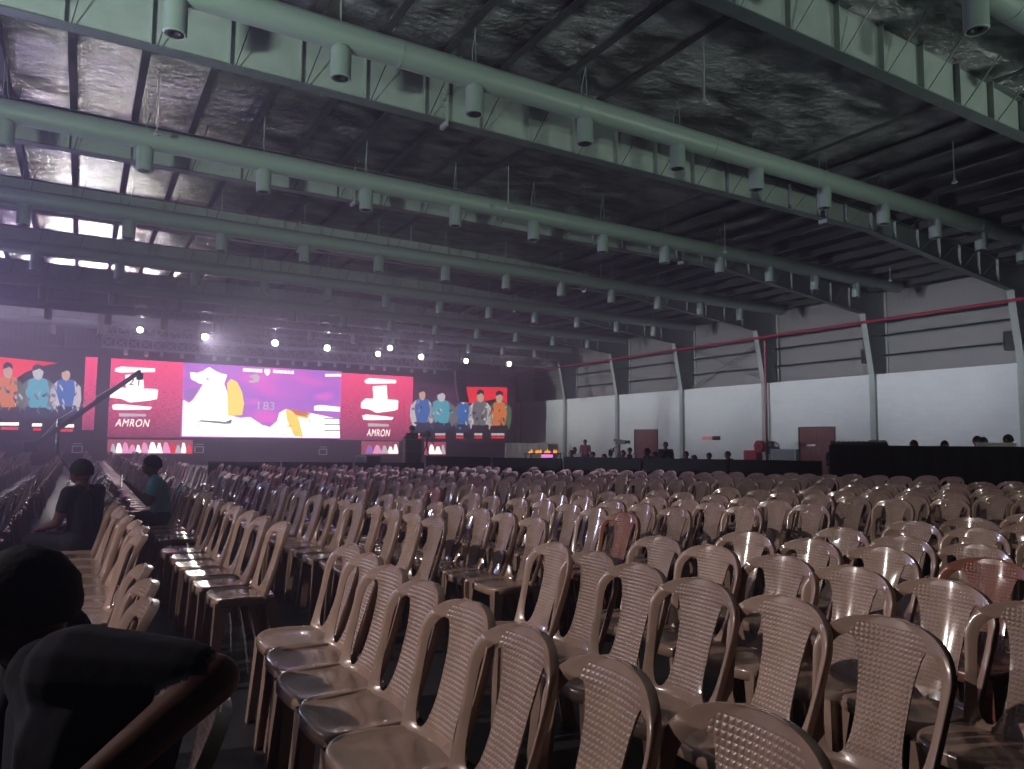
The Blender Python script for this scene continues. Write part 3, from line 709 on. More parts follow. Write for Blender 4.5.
def chair_seat(detail=1, mat='tan'):
    m = MB(); n = 40 if detail else 10
    rings = [(0, 0), (.35, -.002), (.6, -.004), (.8, -.002), (.90, .004), (.955, .006), (.985, .001), (1.0, -.010), (1.0, -.040), (.985, -.042), (.97, -.02)] if detail else [(0, 0), (.9, 0), (1, -.012), (1., -.04)]
    vs = []
    for (r_, dz) in rings:
        for k in range(n):
            w = 2*PI*k/n; ca, sa = math.cos(w), math.sin(w); e = 2/3.6
            x = .195*abs(ca)**e*(1 if ca > 0 else -1)*r_; y = (.205 - .018*(x/.195))*abs(sa)**e*(1 if sa > 0 else -1)*r_
            zz = .44+dz - (.012*max(0, (-x-.12)/.08) if r_ > .5 else 0) - .012*max(0, x)/.2
            vs.append((x, y, zz))
    fs = [(i*n+k, i*n+(k+1) % n, (i+1)*n+(k+1) % n, (i+1)*n+k) for i in range(len(rings)-1) for k in range(n)]
    m.add(vs, fs); return m.mesh('seat', M[mat], True, weld=True)
def chair_leg(sx, sy, mat='tan'):
    m = MB()
    tx, ty, bx, by = (.140, .150, .225, .195) if sx > 0 else (-.142, .155, -.185, .20)
    for_z = [(.421, 1.0), (.30, .82), (.15, .66), (0, .56)]
    vs = []
    for z, s in for_z:
        f = 1-z/.421; x = tx+(bx-tx)*f; y = (ty+(by-ty)*f)
        q = .030*s+.006
        # L-shaped section opening towards the chair centre
        L = [(q, q), (q, -q), (q-.009, -q), (q-.011, q-.011), (-q, q-.009), (-q, q)]
        for (u, v) in L: vs.append((x+(u if sx > 0 else -u), (y+v)*sy, z))
    n = 6
    fs = [(i*n+k, i*n+(k+1) % n, (i+1)*n+(k+1) % n, (i+1)*n+k) for i in range(3) for k in range(n)]+[tuple(range(18, 24))]
    m.add(vs, fs); me = m.mesh('leg', M[mat], True)
    bm = bmesh.new(); bm.from_mesh(me); bmesh.ops.recalc_face_normals(bm, faces=bm.faces); bm.to_mesh(me); bm.free()
    try: me.set_sharp_from_angle(angle=math.radians(40))
    except Exception: pass
    return me
def chair_side(sy, mat='tan'):      # raised side flange that joins seat and backrest stile
    m = MB(); P = [(.10, .196, .445), (.15, .195, .455), (.185, .19, .50), (.19, .19, .56)]
    return None
def make_parts(a, b):
    back = solidify(chair_back(1, (a, b)), .007); seat = chair_seat(1, a); legs = [chair_leg(sx, sy, a) for sx in (-1, 1) for sy in (-1, 1)]
    return back, seat, legs
def one_mesh(parts, name):
    back, seat, legs = parts; bm = bmesh.new()
    me = bpy.data.meshes.new(name)
    for p in [back, seat]+legs: bm.from_mesh(p)
    bm.to_mesh(me); bm.free()
    for mt in back.materials: me.materials.append(mt)
    return me
PT = {'tan': make_parts('tan', 'tan_w'), 'red': make_parts('red', 'red_w')}
ONE = {k: one_mesh(PT[k], 'plastic_chair') for k in PT}
# light version for the distant mass
lb = chair_back(0); ls = chair_seat(0)
LV = [tuple(v.co) for v in lb.vertices]; LF = [tuple(p.vertices) for p in lb.polygons]
o_ = len(LV); LV += [tuple(v.co) for v in ls.vertices]; LF += [tuple(i+o_ for i in p.vertices) for p in ls.polygons]
for sx in (-1, 1):
    for sy in (-1, 1):
        o_ = len(LV); bx = .235 if sx > 0 else .195
        LV += [(sx*.165-.02, sy*.165, .43), (sx*.165+.025, sy*.165, .43), (sx*.165, sy*.165+sy*.03, .43), (sx*bx-.012, sy*.19, 0), (sx*bx+.014, sy*.19, 0), (sx*bx, sy*.205, 0)]
        LF += [(o_, o_+1, o_+4, o_+3), (o_+1, o_+2, o_+5, o_+4), (o_+2, o_, o_+3, o_+5)]
PROTO = {}
def make_chair(kind):
    r = empty('plastic_chair'); bk, st, lg = PT[kind]
    for nm, me in [('backrest', bk), ('seat', st)]+[('leg', l) for l in lg]:
        o = bpy.data.objects.new(nm, me); COL.objects.link(o); o.parent = r
    kids_of(r); return r

chairs = []      # (block, row, X of back top, Y, rz, kind)
def addc(blk, row, X, Y, kind='tan', rz=None): chairs.append([blk, row, X-.265, Y, random.gauss(0, 2.5) if rz is None else rz, kind])
A = {0: [(.24, 2.74), (.25, 3.11), (.27, 3.5)],
     1: [(1.2, 1.04), (1.17, 1.46), (1.16, 1.83), (1.17, 2.2), (1.2, 2.6), (1.2, 2.97), (1.23, 3.34), (1.24, 3.68)],
     2: [(2.21, 1.38), (2.18, 1.76), (2.16, 2.12), (2.19, 2.51), (2.22, 2.9), (2.2, 3.26)],
     3: [(2.86, 1.27), (3.0, 1.66), (2.97, 2.03), (2.95, 2.38), (2.89, 2.79), (2.95, 3.2)],
     4: [(3.87, 1.42), (3.8, 1.85), (3.69, 2.33), (3.63, 2.72), (3.57, 3.1)]}
for k, L in A.items():
    for (X, Y) in L: addc('A', k, X, Y, 'red' if (k, round(Y, 2)) == (4, 1.85) else 'tan')
for k, X in {5: 4.28, 6: 5.1, 7: 5.75, 8: 6.55, 9: 7.3}.items():
    Y = 3.02+random.uniform(-.06, .1) - (.0 if k < 7 else .1)
    while Y > X*.36: addc('A', k, X+random.uniform(-.06, .06), Y); Y -= random.uniform(.40, .45)
# front person's chair
addc('P', 0, .27, 1.66, 'tan', -3)
B = {0: [(.34, 4.62), (.36, 5.02), (.35, 5.42), (.33, 5.8), (.32, 6.22), (.31, 6.64), (.3, 7.05), (.31, 7.5)],
     1: [(1.17, 4.9), (1.16, 5.33), (1.14, 5.78), (1.12, 6.22), (1.12, 6.62), (1.12, 7.01)],
     2: [(2.19, 4.72), (2.18, 5.08), (2.15, 5.42), (2.14, 5.78), (2.12, 6.13), (2.11, 6.48), (2.1, 6.82), (2.08, 7.2)],
     3: [(2.85, 4.42), (2.83, 4.8), (2.82, 5.17), (2.8, 5.55), (2.77, 5.92), (2.75, 6.28), (2.74, 6.64), (2.72, 7.0)],
     4: [(3.65, 4.42), (3.68, 4.84), (3.72, 5.24), (3.7, 5.62), (3.68, 6.0), (3.62, 6.4), (3.6, 6.78)]}
for k, L in B.items():
    for (X, Y) in L: addc('B', k, X, Y, 'red' if (k == 4 and Y == 4.42) else 'tan')
XB = [4.3, 5.05, 5.8, 6.95, 7.7, 8.5, 9.3, 10.1, 10.9, 11.7, 12.4]
for j, X in enumerate(XB):
    Y = 4.55-.1*j+random.uniform(-.08, .08) if X < 8 else 3.7
    while Y < 6.9-.08*j: addc('B', 5+j, X+random.uniform(-.05, .05), Y); Y += random.uniform(.38, .44)
# boundary of the seating: fence line
FEN = [(14.9, 6.3), (9.3, 13.4), (7.2, 16.2), (2.6, 18.4)]
def inside(X, Y):
    if abs(X-c0.x-.25) < .9 and 29 < Y < 31: return False
    if X < 2.6: return Y < 37
    for (a, b) in zip(FEN[:-1], FEN[1:]):
        if b[0] <= X <= a[0]:
            t = (X-b[0])/(a[0]-b[0]); return Y < b[1]+(a[1]-b[1])*t-.9
    return False
def seen(X, Y, mg=60):
    if Y < .3: return False
    px, py, z = pix((X, Y, .6)); return z > .5 and -mg < px < 1024+mg and py < 1010
CX = [-2.55, -1.65, -.55]
for k, X in enumerate(CX):
    Y = 4.7
    while Y < 36:
        if not (7.2 < Y < 8.0) and inside(X, Y) and seen(X, Y): addc('L', -3+k, X+random.uniform(-.04, .04), Y)
        Y += random.uniform(.40, .45)
rowsC = [.3, 1.13, 2.1, 2.75, 3.6, 4.3, 5.05, 5.8, 6.95, 7.7, 8.5, 9.3, 10.1, 10.9, 11.7, 12.4, 13.2]
for k, X in enumerate(rowsC):
    Y = 7.75+random.uniform(0, .2) - .08*max(0, k-5)
    while Y < 36:
        if k >= 9 and 12.1 < Y < 12.9: Y += .8
        if inside(X, Y) and seen(X, Y): addc('C', k, X+random.uniform(-.05, .05), Y, 'red' if random.random() < .03 else 'tan')
        Y += random.uniform(.40, .45)
for c in chairs:
    if c[0] in 'AB': c[2] += random.gauss(0, .012)
chairs = [c for c in chairs if inside(c[2]+.25, c[3]) and (c[0] == 'P' or seen(c[2]+.3, c[3]))]
# label data: order within each row counted from the end nearest the camera
seatrows = {}
for c in chairs: seatrows.setdefault((c[0], c[1]), []).append(c)
for L in seatrows.values():
    L.sort(key=lambda c: c[3])
    for i, c in enumerate(L): c.append(i+1)
chairs.sort(key=lambda c: (c[2]**2+c[3]**2))
BLK = {'A': 'nearest block', 'B': 'second block', 'C': 'far block'}
GRP = {'A': 'chairs in the nearest block', 'B': 'chairs in the second block', 'C': 'chairs in the far block', 'L': 'chairs in the rows left of the aisle', 'P': 'chairs in the nearest block'}
def clabel(c):
    blk, row, X, Y, rz, kind, i = c
    col = 'reddish' if kind == 'red' else 'tan'
    if blk == 'P': return 'tan plastic chair under the dark seated person, elbow over its backrest'
    if blk == 'L': return '%s plastic chair, %s from near end of the %s row left of the aisle-side row' % (col, ORD[i], ['third', 'second', 'first'][row+3])
    if row == 0: return '%s plastic chair, %s from near end, in row left of the aisle, %s' % (col, ORD[i], BLK[blk])
    return '%s plastic chair, %s from near end, %s row right of aisle, %s' % (col, ORD[i], ORD[row], BLK[blk])
firsts = {}
NIND = 298
for q, c in enumerate(chairs[:NIND]):
    blk, row, X, Y, rz, kind, i = c
    if q < 150 or kind == 'red' and False:
        if kind not in PROTO:
            o = PROTO[kind] = make_chair(kind)
        else: o = copy_tree(PROTO[kind])
    else:
        o = bpy.data.objects.new('plastic_chair', ONE[kind]); COL.objects.link(o)
    o.location = (X, Y, 0); o.rotation_euler.z = math.radians(rz)
    tag(o, clabel(c), 'chair', GRP[blk])
vs = []; fs = []
for c in chairs[NIND:]:
    o_ = len(vs); a = math.radians(c[4]); ca, sa = math.cos(a), math.sin(a)
    vs += [(c[2]+x*ca-y*sa, c[3]+x*sa+y*ca, z) for (x, y, z) in LV]; fs += [tuple(i+o_ for i in f) for f in LF]
me = bpy.data.meshes.new('distant_chairs'); me.from_pydata(vs, [], fs); me.materials.append(M['tan'])
for p in me.polygons: p.use_smooth = True
o = bpy.data.objects.new('distant_chairs', me); COL.objects.link(o)
tag(o, 'distant rows of tan plastic chairs stretching away towards the stage', 'chairs', None, 'stuff')
print('CHAIRS', len(chairs))

# ------------------------------------------------------------------ people
def ell(m, c, r, n=12, k=8):
    vs = []; 
    for i in range(k+1):
        th = PI*i/k
        for j in range(n):
            ph = 2*PI*j/n; vs.append((c[0]+r[0]*math.sin(th)*math.cos(ph), c[1]+r[1]*math.sin(th)*math.sin(ph), c[2]+r[2]*math.cos(th)))
    m.add(vs, [(i*n+j, i*n+(j+1) % n, (i+1)*n+(j+1) % n, (i+1)*n+j) for i in range(k) for j in range(n)])
def capsule(m, a, b, ra, rb, n=10):
    a, b = Vector(a), Vector(b); d = (b-a).normalized()
    pts = []; rr = []
    for q in (-1, -.8, -.5, 0): pts.append(a+d*ra*q); rr.append(max(.001, ra*math.sqrt(max(0, 1-q*q))))
    for q in (0, .5, .8, 1): pts.append(b+d*rb*q); rr.append(max(.001, rb*math.sqrt(max(0, 1-q*q))))
    m.tube(pts, rr, n)
def hand(bones, wr, d, side, r=.0085, cur=.5, up=(0, 0, 1)):
    """palm, four fingers of different length with a knuckle bend and a thumb leaving the side"""
    d = Vector(d).normalized(); u = Vector(up); s = d.cross(u).normalized()*side; n = s.cross(d).normalized()*side
    wr = Vector(wr); pe = wr+d*.085
    for t in (-.026, -.009, .009, .026): bones.append((wr+s*t*.6, pe+s*t, .016, .013, 'skin'))
    for t, L in ((-.030, .062), (-.010, .075), (.010, .080), (.030, .070)):
        a = pe+s*t; dd = (d-n*cur*.5).normalized(); b = a+dd*L*.5; d3 = (d-n*cur*1.6).normalized(); c = b+d3*L*.5
        bones.append((a, b, r, r*.92, 'skin')); bones.append((b, c, r*.92, r*.8, 'skin'))
    a = wr+d*.03+s*.032; b = a+(d*.6+s*.8).normalized()*.038; c = b+(d*.9+s*.2-n*cur*.4).normalized()*.03
    bones.append((a, b, r*1.2, r*1.1, 'skin')); bones.append((b, c, r*1.1, r*.9, 'skin'))
def person_mesh(name, J, voxel, shirt, trousers='trousers', sleeve=.55, face=(-1, 0, 0), shoes='dark_plastic', bulk=1.0, hs=1.0):
    """one continuous body: tapered limbs fused by voxel remeshing, coloured by nearest bone"""
    bones = []
    P = {k: Vector(v) for k, v in J.items()}
    hipc, chest, neck, head = P['pelvis'], P['chest'], P['neck'], P['head']
    sd = (P['sh_l']-P['sh_r']).normalized()
    for s in (-1, 1):
        bones.append((hipc+sd*.075*s, P['waist']+sd*.07*s, .115*bulk, .10*bulk, 'top')); bones.append((P['waist']+sd*.07*s, chest+sd*.085*s, .10*bulk, .112*bulk, 'top'))
        bones.append((chest+sd*.085*s, neck-Vector((0, 0, .06))+sd*.07*s, .105*bulk, .062*bulk, 'top'))
    bones.append((hipc+sd*.09, hipc-sd*.09, .115, .115, 'low'))
    bones.append((neck-Vector((0, 0, .05)), head-Vector((0, 0, .04)), .056, .05, 'skin'))
    for sfx in ('l', 'r'):
        sh, el, wr = P['sh_'+sfx], P['el_'+sfx], P['wr_'+sfx]
        bones.append((neck-Vector((0, 0, .07)), sh, .055, .062, 'top'))
        mid = sh.lerp(el, sleeve)
        bones.append((sh, mid, .064*bulk, .056*bulk**.5, 'top')); bones.append((mid, el, .047, .042, 'skin')); bones.append((el, wr, .043, .028, 'skin'))
        hand(bones, wr, P.get('hd_'+sfx, wr+(wr-el))-wr, 1 if sfx == 'l' else -1)
        hp, kn, an = P['hip_'+sfx], P['kn_'+sfx], P['an_'+sfx]
        bones.append((hp, kn, .092, .062, 'low')); bones.append((kn, an, .060, .040, 'low'))
        f = Vector(face); bones.append((an-Vector((0, 0, .03))-f*.04, an-Vector((0, 0, .045))+f*.15, .042, .034, 'shoe'))
    f = Vector(face).normalized(); side = Vector((0, 0, 1)).cross(f)
    m = MB()
    for a, b, ra, rb, t in bones: capsule(m, a, b, ra, rb)
    # skull, jaw, nose, ears, brow, lips
    hm = MB(); ell(hm, (0, 0, 0), (.098, .076, .108), 16, 12); ell(hm, (.035, 0, -.055), (.056, .054, .055)); ell(hm, (.098, 0, -.015), (.016, .011, .022)); ell(hm, (.085, 0, .012), (.012, .045, .01))
    ell(hm, (.088, 0, -.055), (.010, .022, .008)); ell(hm, (0, .077, -.01), (.017, .010, .03)); ell(hm, (0, -.077, -.01), (.017, .010, .03))
    Rm = Matrix((f, side, Vector((0, 0, 1)))).transposed()
    m.add([head+Rm@Vector(v)*hs for v in hm.v], hm.f)
    me = m.mesh('tmp', M['skin']); ob = bpy.data.objects.new('tmp', me); COL.objects.link(ob)
    md = ob.modifiers.new('r', 'REMESH'); md.mode = 'VOXEL'; md.voxel_size = voxel
    sm = ob.modifiers.new('s', 'SMOOTH'); sm.iterations = 2; sm.factor = .5
    bpy.context.view_layer.update()
    dg = bpy.context.evaluated_depsgraph_get(); out = bpy.data.meshes.new_from_object(ob.evaluated_get(dg)); out.name = name
    bpy.data.objects.remove(ob)
    out.materials.clear()
    for k in (M['skin'], M[shirt], M[trousers], M[shoes]): out.materials.append(k)
    slot = {'skin': 0, 'top': 1, 'low': 2, 'shoe': 3}
    hb = [(head, head, .1, .1, 'skin')]+bones
    pre = [(a, b-a, max((b-a).length_squared, 1e-9), ra, rb, slot[t]) for a, b, ra, rb, t in hb]
    for p in out.polygons:
        c = p.center; best = 9; bi = 0
        for a, d, L, ra, rb, t in pre:
            u = min(1, max(0, (c-a).dot(d)/L)); e = (c-a-d*u).length-(ra+(rb-ra)*u)
            if e < best: best = e; bi = t
        p.material_index = bi; p.use_smooth = True
    # hair: cap over the skull
    h = MB(); n, k = 20, 10; vs = []
    for i in range(k+1):
        th = PI*.62*i/k
        for j in range(n):
            ph = 2*PI*j/n; lim = 1.0
            front = max(0, math.cos(ph)); tt = th*(1-.40*front**2)
            rr = 1.035+.02*math.sin(j*5.1+i*2.3)
            v = Vector((-.008+.104*rr*math.sin(tt)*math.cos(ph), .084*rr*math.sin(tt)*math.sin(ph), .01+.108*rr*math.cos(tt))); vs.append(head+Rm@v*hs)
    h.add(vs, [(i*n+j, i*n+(j+1) % n, (i+1)*n+(j+1) % n, (i+1)*n+j) for i in range(k) for j in range(n)])
    hair = h.mesh('hair', M['hair'], True, weld=True)
    # eyes
    e = MB()
    for s in (-1, 1):
        q = MB(); ell(q, (.082, s*.03, .0), (.011, .013, .009), 8, 6); e.add([head+Rm@Vector(v) for v in q.v], q.f)
    return out, hair, e.mesh('eyes', M['white'], True)
def put_person(parts, loc, rz, label, group=None, sc=1.0, name='person'):
    o = bpy.data.objects.new(name, parts[0]); COL.objects.link(o); o.location = loc; o.rotation_euler.z = rz; o.scale = (sc, sc, sc)
    for nm, me in (('hair', parts[1]), ('eyes', parts[2])):
        c = bpy.data.objects.new(nm, me); COL.objects.link(c); c.parent = o
    return tag(o, label, 'person', group)
def seated(lean=.0, arms=0):
    J = dict(pelvis=(.0, 0, .545), waist=(.02-lean*.3, 0, .70), chest=(.0-lean, 0, .88), neck=(-.02-lean*1.3, 0, 1.03), head=(-.05-lean*1.5, 0, 1.14),
             sh_l=(-.01-lean*1.2, -.185, .965), sh_r=(-.01-lean*1.2, .185, .965),
             hip_l=(-.02, -.09, .53), hip_r=(-.02, .09, .53), kn_l=(-.42, -.12, .53), kn_r=(-.42, .12, .53), an_l=(-.42, -.12, .08), an_r=(-.40, .12, .08))
    if arms == 0: J.update(el_l=(-.06-lean, -.24, .70), el_r=(-.06-lean, .24, .70), wr_l=(-.28, -.15, .64), wr_r=(-.28, .15, .64))
    else: J.update(el_l=(-.10-lean, -.22, .72), el_r=(-.10-lean, .22, .72), wr_l=(-.28-lean, -.07, .90), wr_r=(-.28-lean, .07, .90))
    return J
def standing(arms=0):
    J = dict(pelvis=(0, 0, .95), waist=(0, 0, 1.10), chest=(0, 0, 1.27), neck=(0, 0, 1.44), head=(-.02, 0, 1.56), sh_l=(0, -.19, 1.375), sh_r=(0, .19, 1.375),
             hip_l=(0, -.09, .90), hip_r=(0, .09, .90), kn_l=(-.02, -.11, .49), kn_r=(-.02, .11, .49), an_l=(.02, -.12, .08), an_r=(.02, .12, .08))
    if arms == 0: J.update(el_l=(.02, -.25, 1.09), el_r=(.02, .25, 1.09), wr_l=(-.06, -.26, .85), wr_r=(-.06, .26, .85))
    else: J.update(el_l=(-.10, -.24, 1.10), el_r=(-.10, .24, 1.10), wr_l=(-.30, -.10, 1.25), wr_r=(-.30, .10, 1.25))
    return J
# front-left person: arm hooked back over the chair
JF = dict(pelvis=(-.01, 1.66, .545), waist=(.03, 1.62, .68), chest=(.05, 1.58, .90), neck=(-.03, 1.66, 1.03), head=(-.085, 1.70, 1.085),
          sh_l=(.01, 1.475, 1.01), sh_r=(-.03, 1.84, .98), el_l=(.215, 1.345, 1.0), wr_l=(-.02, 1.22, .87), hd_l=(-.11, 1.20, .83),
          el_r=(-.12, 1.92, .70), wr_r=(-.34, 1.80, .64), hip_l=(-.05, 1.57, .52), hip_r=(-.05, 1.75, .52), kn_l=(-.46, 1.53, .53), kn_r=(-.46, 1.80, .53), an_l=(-.44, 1.52, .08), an_r=(-.44, 1.82, .08))
fp = person_mesh('person_front', JF, .0075, 'shirt_dark', sleeve=.80, bulk=1.22, hs=.93)
put_person(fp, (0, 0, 0), 0, 'seated person in dark shirt with one elbow hooked over the nearest chair back')
VS = [('shirt_dark', 0, .0, 0), ('shirt_dark', 0, .06, 1), ('shirt_white', 0, .0, 0), ('shirt_green', 0, .03, 1), ('shirt_maroon', 0, 0, 1), ('shirt_teal', 0, .04, 1)]
SEAT = {}
def seatmesh(sh, lean, arms):
    k = (sh, lean, arms)
    if k not in SEAT: SEAT[k] = person_mesh('person_seated', seated(lean, arms), .014, sh)
    return SEAT[k]
STD = {}
def stdmesh(sh, arms):
    k = (sh, arms)
    if k not in STD: STD[k] = person_mesh('person_standing', standing(arms), .014, sh)
    return STD[k]
put_person(seatmesh('shirt_dark', .0, 0), (.06, 7.5, 0), -.7, 'dark-shirted person seated alone in the aisle-side row facing left', sc=.97)
chx = [c for c in chairs if c[0] == 'C' and c[1] == 1 and 8.8 < c[3] < 9.3]
ty = chx[0][3] if chx else 8.2
put_person(seatmesh('shirt_teal', .04, 1), ((chx[0][2] if chx else .88)+.0, ty, 0), 0, 'teal-shirted seated person holding a lit phone up', sc=.97)
m = MB(); m.box(-.006, .0, -.035, .035, 0, .14); m.box(.0, .003, -.032, .032, .004, .136, 1)
ph = m.build('mobile_phone', [M['dark_plastic'], emit('phone_screen', (.85, .92, 1), 2.)]); ph.location = ((chx[0][2] if chx else .88)-.40, ty, .87)
tag(ph, 'small glowing phone held by the teal-shirted person', 'phone')
def ray(px, dist):
    v = at(px, 600, Z=0); v.z = 0; v.normalize(); return v*dist
def hz_y(px): return pix(ray(px, 500)+Vector((0, 0, HC)))[1]
SEATED = [(571, 450, 19.0, 'shirt_dark', 'dark-shirted person with head lowest, left end of the wall-side crowd'), (574.5, 447, 22.3, 'shirt_white', 'white-shirted person at left end of the crowd by the white wall'),
          (594, 451.5, 18.5, 'shirt_dark', 'dark-shirted person between the maroon-shirted one and the video tripod'), (605, 454, 17.2, 'shirt_dark', 'low dark figure just left of the video tripod'), (624, 450, 18.0, 'shirt_dark', 'dark-shirted person just in front of the video tripod'),
          (631, 454, 17.6, 'shirt_dark', 'short dark figure left of the farther door'), (633, 447.5, 23.5, 'shirt_white', 'pale-shirted person in front of left edge of the farther door'),
          (652, 448, 17.2, 'shirt_dark', 'dark-shirted person in front of the middle of the farther door'), (660, 451.5, 18, 'shirt_dark', 'dark-shirted person just right of the farther door'), (674, 456, 17.4, 'shirt_dark', 'low dark figure right of the blue-dark standing person'),
          (688.5, 451, 18.5, 'shirt_dark', 'dark-shirted person beside the third column from the farther door'), (697, 456, 17.2, 'shirt_dark', 'low dark figure left of the pale green shirt'),
          (711.6, 452.5, 17.8, 'shirt_green', 'pale green shirted person behind the black barrier under the pink sign'), (734, 451, 18.6, 'shirt_dark', 'dark-shirted person alone left of the red hose cabinet')]
for (x, y, d, sh, lb) in SEATED:
    d *= 1.24
    P = ray(x, d); dep = pix((P.x, P.y, 1))[2]; z = HC-(y-hz_y(x))/FPX*dep; sc = min(1.1, max(.86, z/1.26)); rz = random.uniform(-.5, .9)
    put_person(seatmesh(sh, .0 if random.random() < .5 or sh == 'shirt_green' else .06, 0), (P.x, P.y, 0), rz, lb, 'people seated behind the barrier', sc)
    o = bpy.data.objects.new('plastic_chair', ONE['tan']); COL.objects.link(o); o.location = (P.x, P.y, 0); o.rotation_euler.z = rz; o.scale = (sc, sc, sc)
    tag(o, 'tan chair under the '+' '.join(lb.split()[:11]), 'chair', 'chairs of the people behind the barrier')
STAND = [(585, 439.5, 26, 'shirt_maroon', 0, 'maroon-shirted standing person taller than the neighbours near left columns'), (667, 443.5, 19, 'shirt_dark', 0, 'tall dark standing person right of the farther door'),
         (919.6, 440, 17.6, 'shirt_dark', 1, 'dark person leaning behind middle of the tall black counter'), (950.5, 440.5, 17.8, 'shirt_dark', 0, 'small dark head behind the black counter beside a gap'),
         (984, 436, 17.3, 'shirt_dark', 1, 'leftmost of the cluster of people by the white tabletop on the counter'), (990, 437, 18.3, 'shirt_dark', 0, 'person close behind the leftmost one at the white tabletop'),
         (1016, 434.5, 17.5, 'shirt_dark', 0, 'tall dark person at the right edge behind the black counter'), (840, 444, 18.2, 'shirt_dark', 1, 'dark person at left end of the black counter by the desk')]
for (x, y, d, sh, ar, lb) in STAND:
    if x < 700: d *= 1.15
    P = ray(x, d); dep = pix((P.x, P.y, 1))[2]; z = HC-(y-hz_y(x))/FPX*dep; sc = min(1.06, max(.86, z/1.675))
    put_person(stdmesh(sh, ar), (P.x, P.y, 0), random.uniform(-.3, .9), lb, 'people standing beyond the seats', sc)

# barrier of black cloth panels around the seating
def barrier(a, b, h, n, desc):
    a, b = Vector((*a, 0)), Vector((*b, 0)); d = (b-a)/n; ang = math.atan2(d.y, d.x); L = d.length
    for k in range(n):
        r = empty('crowd_barrier', a+d*k, ang, 'black covered crowd barrier panel, %s of %s counted from %s' % (ORD[k+1], CARD[n] if n < 11 else n, desc), 'barrier', 'black barriers round the seating')
        m = MB(); m.tube([(.03, 0, .12), (.03, 0, h), (L-.03, 0, h), (L-.03, 0, .12)], .02, 8); m.tube([(.03, 0, .12), (L-.03, 0, .12)], .02, 8)
        m.build('frame', M['dark_plastic'], r, smooth=True)
        for x in (.25, L-.25):
            f = MB(); f.tube([(x, -.28, .015), (x, 0, .14), (x, .28, .015)], .016, 6); f.build('foot', M['dark_plastic'], r)
        c = MB(); q = 14
        vs = [(.04+(L-.08)*i/q, -.025+.012*math.sin(i*2.3), z) for z in (.06, h+.02) for i in range(q+1)]+[(.04+(L-.08)*i/q, .025+.012*math.sin(i*2.3), z) for z in (.06, h+.02) for i in range(q+1)]
        w_ = q+1
        c.add(vs, [(i, i+1, i+1+w_, i+w_) for i in range(q)]+[(i+2*w_, i+3*w_, i+1+3*w_, i+1+2*w_) for i in range(q)]+[(i+w_, i+1+w_, i+1+3*w_, i+3*w_) for i in range(q)])
        c.build('cloth_cover', M['black'], r, smooth=True)
barrier((12.6, 9.2), (9.3, 13.4), 1.06, 3, 'the tall black counter')
barrier((9.3, 13.4), (7.2, 16.2), 1.02, 2, 'the bend near the video tripod')
barrier((7.2, 16.2), (2.6, 18.4), .86, 3, 'the bend below the camera riser')
# tall black counter (front of house desk)
a, b = Vector((16.6, 4.1, 0)), Vector((12.7, 9.1, 0)); d = b-a; L = d.length; ang = math.atan2(d.y, d.x)
r = empty('control_counter', a, ang, 'tall black skirted control counter at right edge of the seating', 'counter')
m = MB(); m.box(0, L, -.8, 0, 1.34, 1.395); m.build('countertop', M['black'], r)
m = MB(); q = 70
vs = [(L*i/q, .012+.014*math.sin(i*1.9), z) for z in (.01, 1.36) for i in range(q+1)]
m.add(vs, [(i, i+1, i+2+q, i+1+q) for i in range(q)]); m.box(0, .02, -.8, 0, 0, 1.34); m.box(L-.02, L, -.8, 0, 0, 1.34)
m.build('skirt', M['black'], r, smooth=True)
for u in (0.1, L/2, L-.1):
    for v in (-.7, -.1): m = MB(); m.box(u-.03, u+.03, v-.03, v+.03, 0, 1.34); m.build('leg', M['dark_plastic'], r)
def oncounter(u, v=.35): return a+d.normalized()*u+Vector((math.sin(ang), -math.cos(ang), 0))*v
def px_u(px):      # distance along the counter at which it is seen at that pixel column
    best = min((abs(pix(oncounter(t*.02, .35)+Vector((0, 0, 1.4)))[0]-px), t*.02) for t in range(0, int(L/.02))); return best[1]
def console(px, w, h, label, lit=False):
    p = oncounter(px_u(px)); r = empty('mixing_console', (p.x, p.y, 1.396), ang, label, 'mixing console')
    m = MB(); m.add([(-w/2, -.22, 0), (w/2, -.22, 0), (w/2, .2, 0), (-w/2, .2, 0), (-w/2, -.22, h), (w/2, -.22, h), (w/2, .2, h*.35), (-w/2, .2, h*.35)],
                    [(0, 3, 2, 1), (4, 5, 6, 7), (0, 1, 5, 4), (1, 2, 6, 5), (2, 3, 7, 6), (3, 0, 4, 7)]); m.build('console_body', M['dark_plastic'], r)
    for k in range(10):
        f = MB(); f.box(-w*.42+k*w*.09, -w*.42+k*w*.09+.02, -.01, .03, h*.72, h*.72+.02); f.build('fader', M['wire'], r)
    return r
console(858, 1.0, .08, 'low mixing console near left end of the black counter')
console(878, .3, .10, 'small dark console beside the column on the black counter')
p = oncounter(px_u(996)); m = MB(); m.box(-.28, .28, -.2, .2, 0, .05); m.box(-.3, .3, -.22, .22, .05, .07)
o = m.build('white_tray', M['white']); o.location = (p.x, p.y, 1.396); o.rotation_euler.z = ang; tag(o, 'white low tray on the counter in front of the right cluster of people', 'tray')
